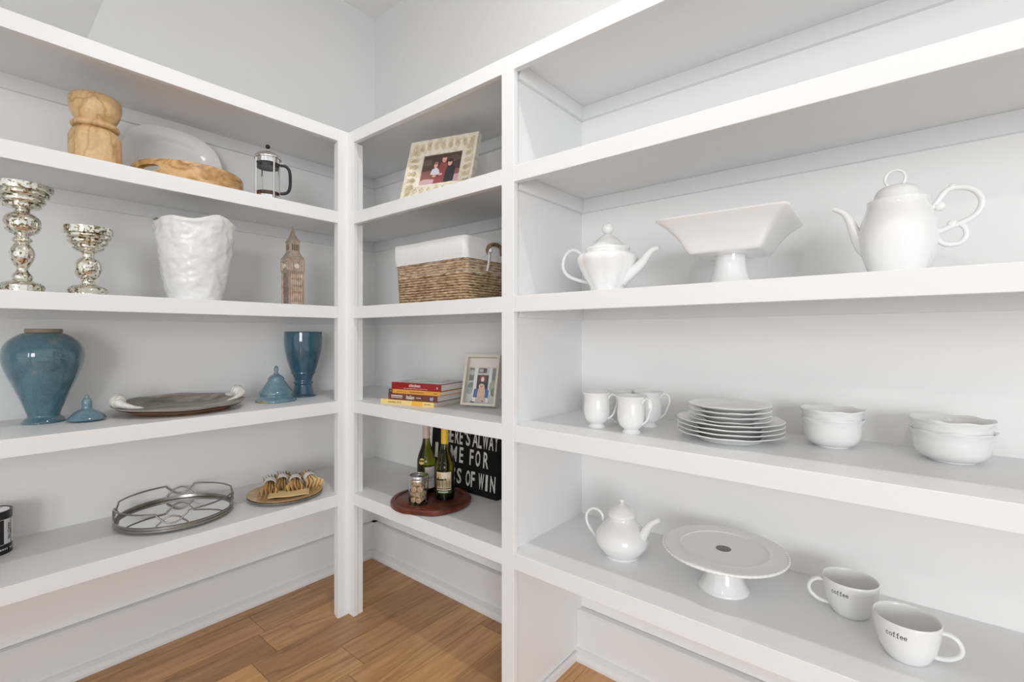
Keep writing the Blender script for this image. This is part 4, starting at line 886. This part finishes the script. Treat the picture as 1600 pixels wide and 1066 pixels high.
# plates
def plate(R, z, zr, label, grp, first=None):
    if first: 
        o = first.copy(); COL.objects.link(o); o['label'] = label; o.location.z = z; o.rotation_euler.z = random.uniform(0, 6); return o
    s = R / .1295
    pr = [(0, .003), (.066 * s, .003), (.070 * s, 0), (.075 * s, 0), (.079 * s, .004), (.088 * s, zr * .45), (.105 * s, zr * .72), (.1285 * s, zr), (.1295 * s, zr + .0012), (.128 * s, zr + .0024), (.104 * s, zr * .72 + .0028), (.086 * s, zr * .45 + .003), (.076 * s, .0062), (0, .0062)]
    pr = pr[:5] + pr[5:]
    return solo('dinner_plate' if R > .11 else 'salad_plate', MB().lathe(pr, 120, mod=lambda a, r, z: 1 + (.012 * abs(cos(5 * a)) - .006 if r > R * .8 else 0), zmod=lambda a, r, z: .0007 * cos(10 * a) if r > R * .9 else 0), CREAMC, label, 'plate', (1.446, .2057, z), group=grp, smooth=50)
z0 = TOPS[3]; names = ['bottom', 'second from the bottom', 'third from the bottom', 'topmost']
fp_ = None
for i in range(4):
    lb = f'large white plate, {names[i]} of the four large plates' 
    o = plate(.1275, z0 + i * .0108, .0225, lb, 'large white plates in the stack', fp_); fp_ = fp_ or o
fp_ = None
for i in range(4):
    lb = f'small white plate, {names[i]} small plate of the upper stack'
    o = plate(.0985, z0 + .0390 + i * .0115, .0185, lb, 'small white plates in the stack', fp_); fp_ = fp_ or o
# bowls
def bowl(x, y, z, sr, sz, label, grp, first=None):
    if first:
        o = first.copy(); COL.objects.link(o); o['label'] = label; o.location = (x, y, z); o.rotation_euler.z = .3; return o
    ou = smooth([(.034, 0), (.036, .001), (.037, .004), (.048, .010), (.057, .022), (.0605, .038), (.0612, .052), (.0635, .062), (.0672, .070)], 3)
    pr = [(0, 0.002)] + ou + [(.067, .0715)] + [(r - .0032, z_) for r, z_ in ou[::-1] if z_ > .008][1:] + [(.03, .006), (0, .0055)]
    return solo('serving_bowl', MB().lathe([(r * sr, z_ * sz) for r, z_ in pr], 96, mod=lambda a, r, z_: 1 + (.022 * cos(8 * a) if r > .0645 * sr else 0), zmod=lambda a, r, z_: .0012 * cos(8 * a) if r > .062 * sr and z_ > .055 * sz else 0), CREAMC, label, 'bowl', (x, y, z), group=grp, smooth=60)
b = bowl(1.660, .288, z0, 1.0, 1.0, 'lower of the two smaller nested white bowls', 'smaller nested bowls')
bowl(1.660, .288, z0 + .0205, 1, 1, 'upper of the two smaller nested white bowls', 'smaller nested bowls', b)
b = bowl(1.876, .288, z0, 1.07, .95, 'lower of the two wider nested white bowls, at the right edge', 'wider nested bowls')
bowl(1.876, .288, z0 + .0235, 1, 1, 'upper of the two wider nested white bowls, at the right edge', 'wider nested bowls', b)
# low teapot, bottom shelf
L, t = on(972, .196, 4, 'B'); o = thing('teapot', 'round-bellied white teapot on the bottom shelf beside the cake stand', 'teapot', L)
p = P0(972, t, L.z, [(26, 866), (27, 864), (33, 858), (40, 848), (41.5, 839), (38, 829), (30, 820), (23, 813), (20, 808), (21, 804)])
part('body', MB().lathe([(0, 0)] + smooth(p, 3) + [(p[-1][0] - .003, p[-1][1]), (0, p[-1][1] - .003)], 72), CERAM, o, smooth=60)
p = prof(972, t, L.z, [(22, 805), (22, 803), (19, 798), (12, 791), (6, 787.5), (3, 785.5), (4.5, 783), (4.5, 780), (0.5, 778.5)])
part('lid', MB().lathe(smooth(p[:6], 3) + [(0, p[5][1])], 48), CERAM, o, smooth=60); part('knob', MB().lathe([(0, p[5][1] - .001)] + smooth(p[5:], 3), 32), CERAM, o, smooth=60)
sp = smooth(pB([(990, 852), (1000, 845), (1007, 834), (1013, 824), (1020, 817), (1030, 812.5)], L.y, L), 4)
part('spout', MB().tube(sp, [.020 - .013 * (i / (len(sp) - 1)) ** .7 for i in range(len(sp))], 14), CERAM, o, smooth=60)
part('handle', MB().tube(smooth(pB([(951, 817), (944, 815), (942, 805), (936, 797), (927, 794), (919, 799), (916.5, 809), (920, 821), (926, 830), (935, 842)], L.y, L), 3), .0043, 12), CERAM, o, smooth=60)
# cake stand
L = Vector((1.4346, .1955, TOPS[4])); o = thing('cake_stand', 'white pedestal cake stand with a roped rim and a dark oval-looking sticker', 'cake stand', L)
part('pedestal', MB().lathe([(0, 0)] + smooth([(.061, 0), (.061, .003), (.056, .010), (.047, .028), (.040, .055), (.037, .078), (.040, .090), (.046, .094)], 3) + [(0, .094)], 64), CERAM, o, smooth=60)
part('plate', MB().lathe([(0, .091), (.060, .091), (.12, .092), (.145, .095), (.148, .099), (.144, .1035), (.128, .1025), (.110, .1025), (.107, .1035), (.104, .1005), (0, .0995)], 120), CERAM, o, smooth=40)
nb = 72; ro = MB(); M_ = nb * 6
ro.tube([(.1475 * cos(2 * pi * k / M_), .1475 * sin(2 * pi * k / M_), .100) for k in range(M_)], [.0040 * (.80 + .22 * abs(sin(pi * k / 6))) for k in range(M_)], 8, closed=True)
part('roped_rim', ro, CERAM, o, smooth=60)
stk = MB().lathe([(0, 0), (.0185, 0), (.0185, .0003), (0, .0003)], 40, col=(.035, .035, .035)); n0 = len(stk.v)
stk.lathe([(.0150, .0004), (.0157, .0004)], 40, col=(.28, .28, .28))
for k, yy in enumerate((.006, .0, -.0055)):
    for i in range(-3 + (k == 2), 4 - (k == 2)): stk.box((i * .0032 - .0012, yy - .0012, .0004), (i * .0032 + .0012, yy + .0012, .0005), (.30, .28, .27))
stk.map(lambda x, y, z: (x, y, z + .0997)); part('sticker', stk, PRINTG, o, smooth=0, label='dark round sticker')
# coffee mugs
def cmug(x, y, rz, label):
    o = thing('coffee_mug', label, 'mug', (x, y, TOPS[4]), rz, 'wide white mugs printed with coffee')
    ou = smooth([(.030, 0), (.0345, .002), (.041, .012), (.047, .026), (.0515, .044), (.0545, .064), (.0558, .081)], 3)
    part('cup', MB().lathe([(0, .001)] + ou + [(.0545, .0828), (.0528, .081)] + [(r - .0032, z_) for r, z_ in ou[::-1] if z_ > .007][1:] + [(.025, .0055), (0, .005)], 72), CREAMC, o, smooth=60)
    part('handle', MB().tube(smooth([(.050, 0, .066), (.062, 0, .068), (.075, 0, .062), (.083, 0, .048), (.081, 0, .034), (.070, 0, .023), (.056, 0, .017), (.040, 0, .016)], 4), .0046, 12, sq=1.35), CREAMC, o, smooth=60)
    return o, ou
def arc(cx, cy, rx, ry, a0, a1, n=14): return [(cx + rx * cos(radians(a0 + (a1 - a0) * k / n)), cy + ry * sin(radians(a0 + (a1 - a0) * k / n))) for k in range(n + 1)]
TYPE = {'c': [arc(.5, .5, .38, .45, 48, 318), [(.76, .66), (.74, .86)]], 'o': [arc(.5, .5, .38, .45, 0, 360, 20)],
        'e': [[(.12, .54), (.88, .54)], arc(.5, .5, .38, .45, 5, 322, 18)], 'f': [[(.42, .02), (.42, 1.2)] , arc(.66, 1.18, .24, .26, 180, 40, 6), [(.12, .95), (.80, .95)], [(.12, .03), (.78, .03)]]}
def stroke_word(word, adv=1.06, wd=.17):
    mb = MB()
    for i, ch in enumerate(word):
        for pl_ in TYPE[ch]:
            L_ = []; R_2 = []
            for k, p in enumerate(pl_):
                a = Vector(pl_[max(k - 1, 0)]); b_ = Vector(pl_[min(k + 1, len(pl_) - 1)]); d = (b_ - a).normalized(); nn = Vector((-d.y, d.x)) * wd / 2
                L_.append((p[0] + nn.x + i * adv, p[1] + nn.y, 0)); R_2.append((p[0] - nn.x + i * adv, p[1] - nn.y, 0))
            m = len(L_); mb.add(L_ + R_2, [(k, k + 1, m + k + 1, m + k) for k in range(m - 1)], (.01, .01, .01))
    w = adv * len(word); mb.map(lambda x, y, z: (x - w / 2, y - .5, z)); return mb, w
def mugtext(o, ou, ang):
    t, w = stroke_word('coffee')
    def rad(z):
        for (r0, a), (r1, b_) in zip(ou, ou[1:]):
            if a <= z <= b_: return r0 + (r1 - r0) * (z - a) / (b_ - a)
        return ou[-1][0]
    sc = .036 / w
    def mp(x, y, z): zz = .0600 + y * sc * 1.2; r = rad(zz) + .0004; a = ang - o.rotation_euler.z + x * sc / .0545; return (r * cos(a), r * sin(a), zz)
    part('coffee_lettering', t.map(mp), PRINT, o, smooth=0, label='black word coffee')
a, ou = cmug(1.699, .263, pi + .2, 'white mug printed coffee, its handle pointing left to the cake stand'); mugtext(a, ou, atan2(CY - .263, CX - 1.699) - radians(22))
a, ou = cmug(1.8015, .150, .05, 'white mug printed coffee, nearest the camera, handle pointing right'); mugtext(a, ou, atan2(CY - .150, CX - 1.8015) - radians(17))
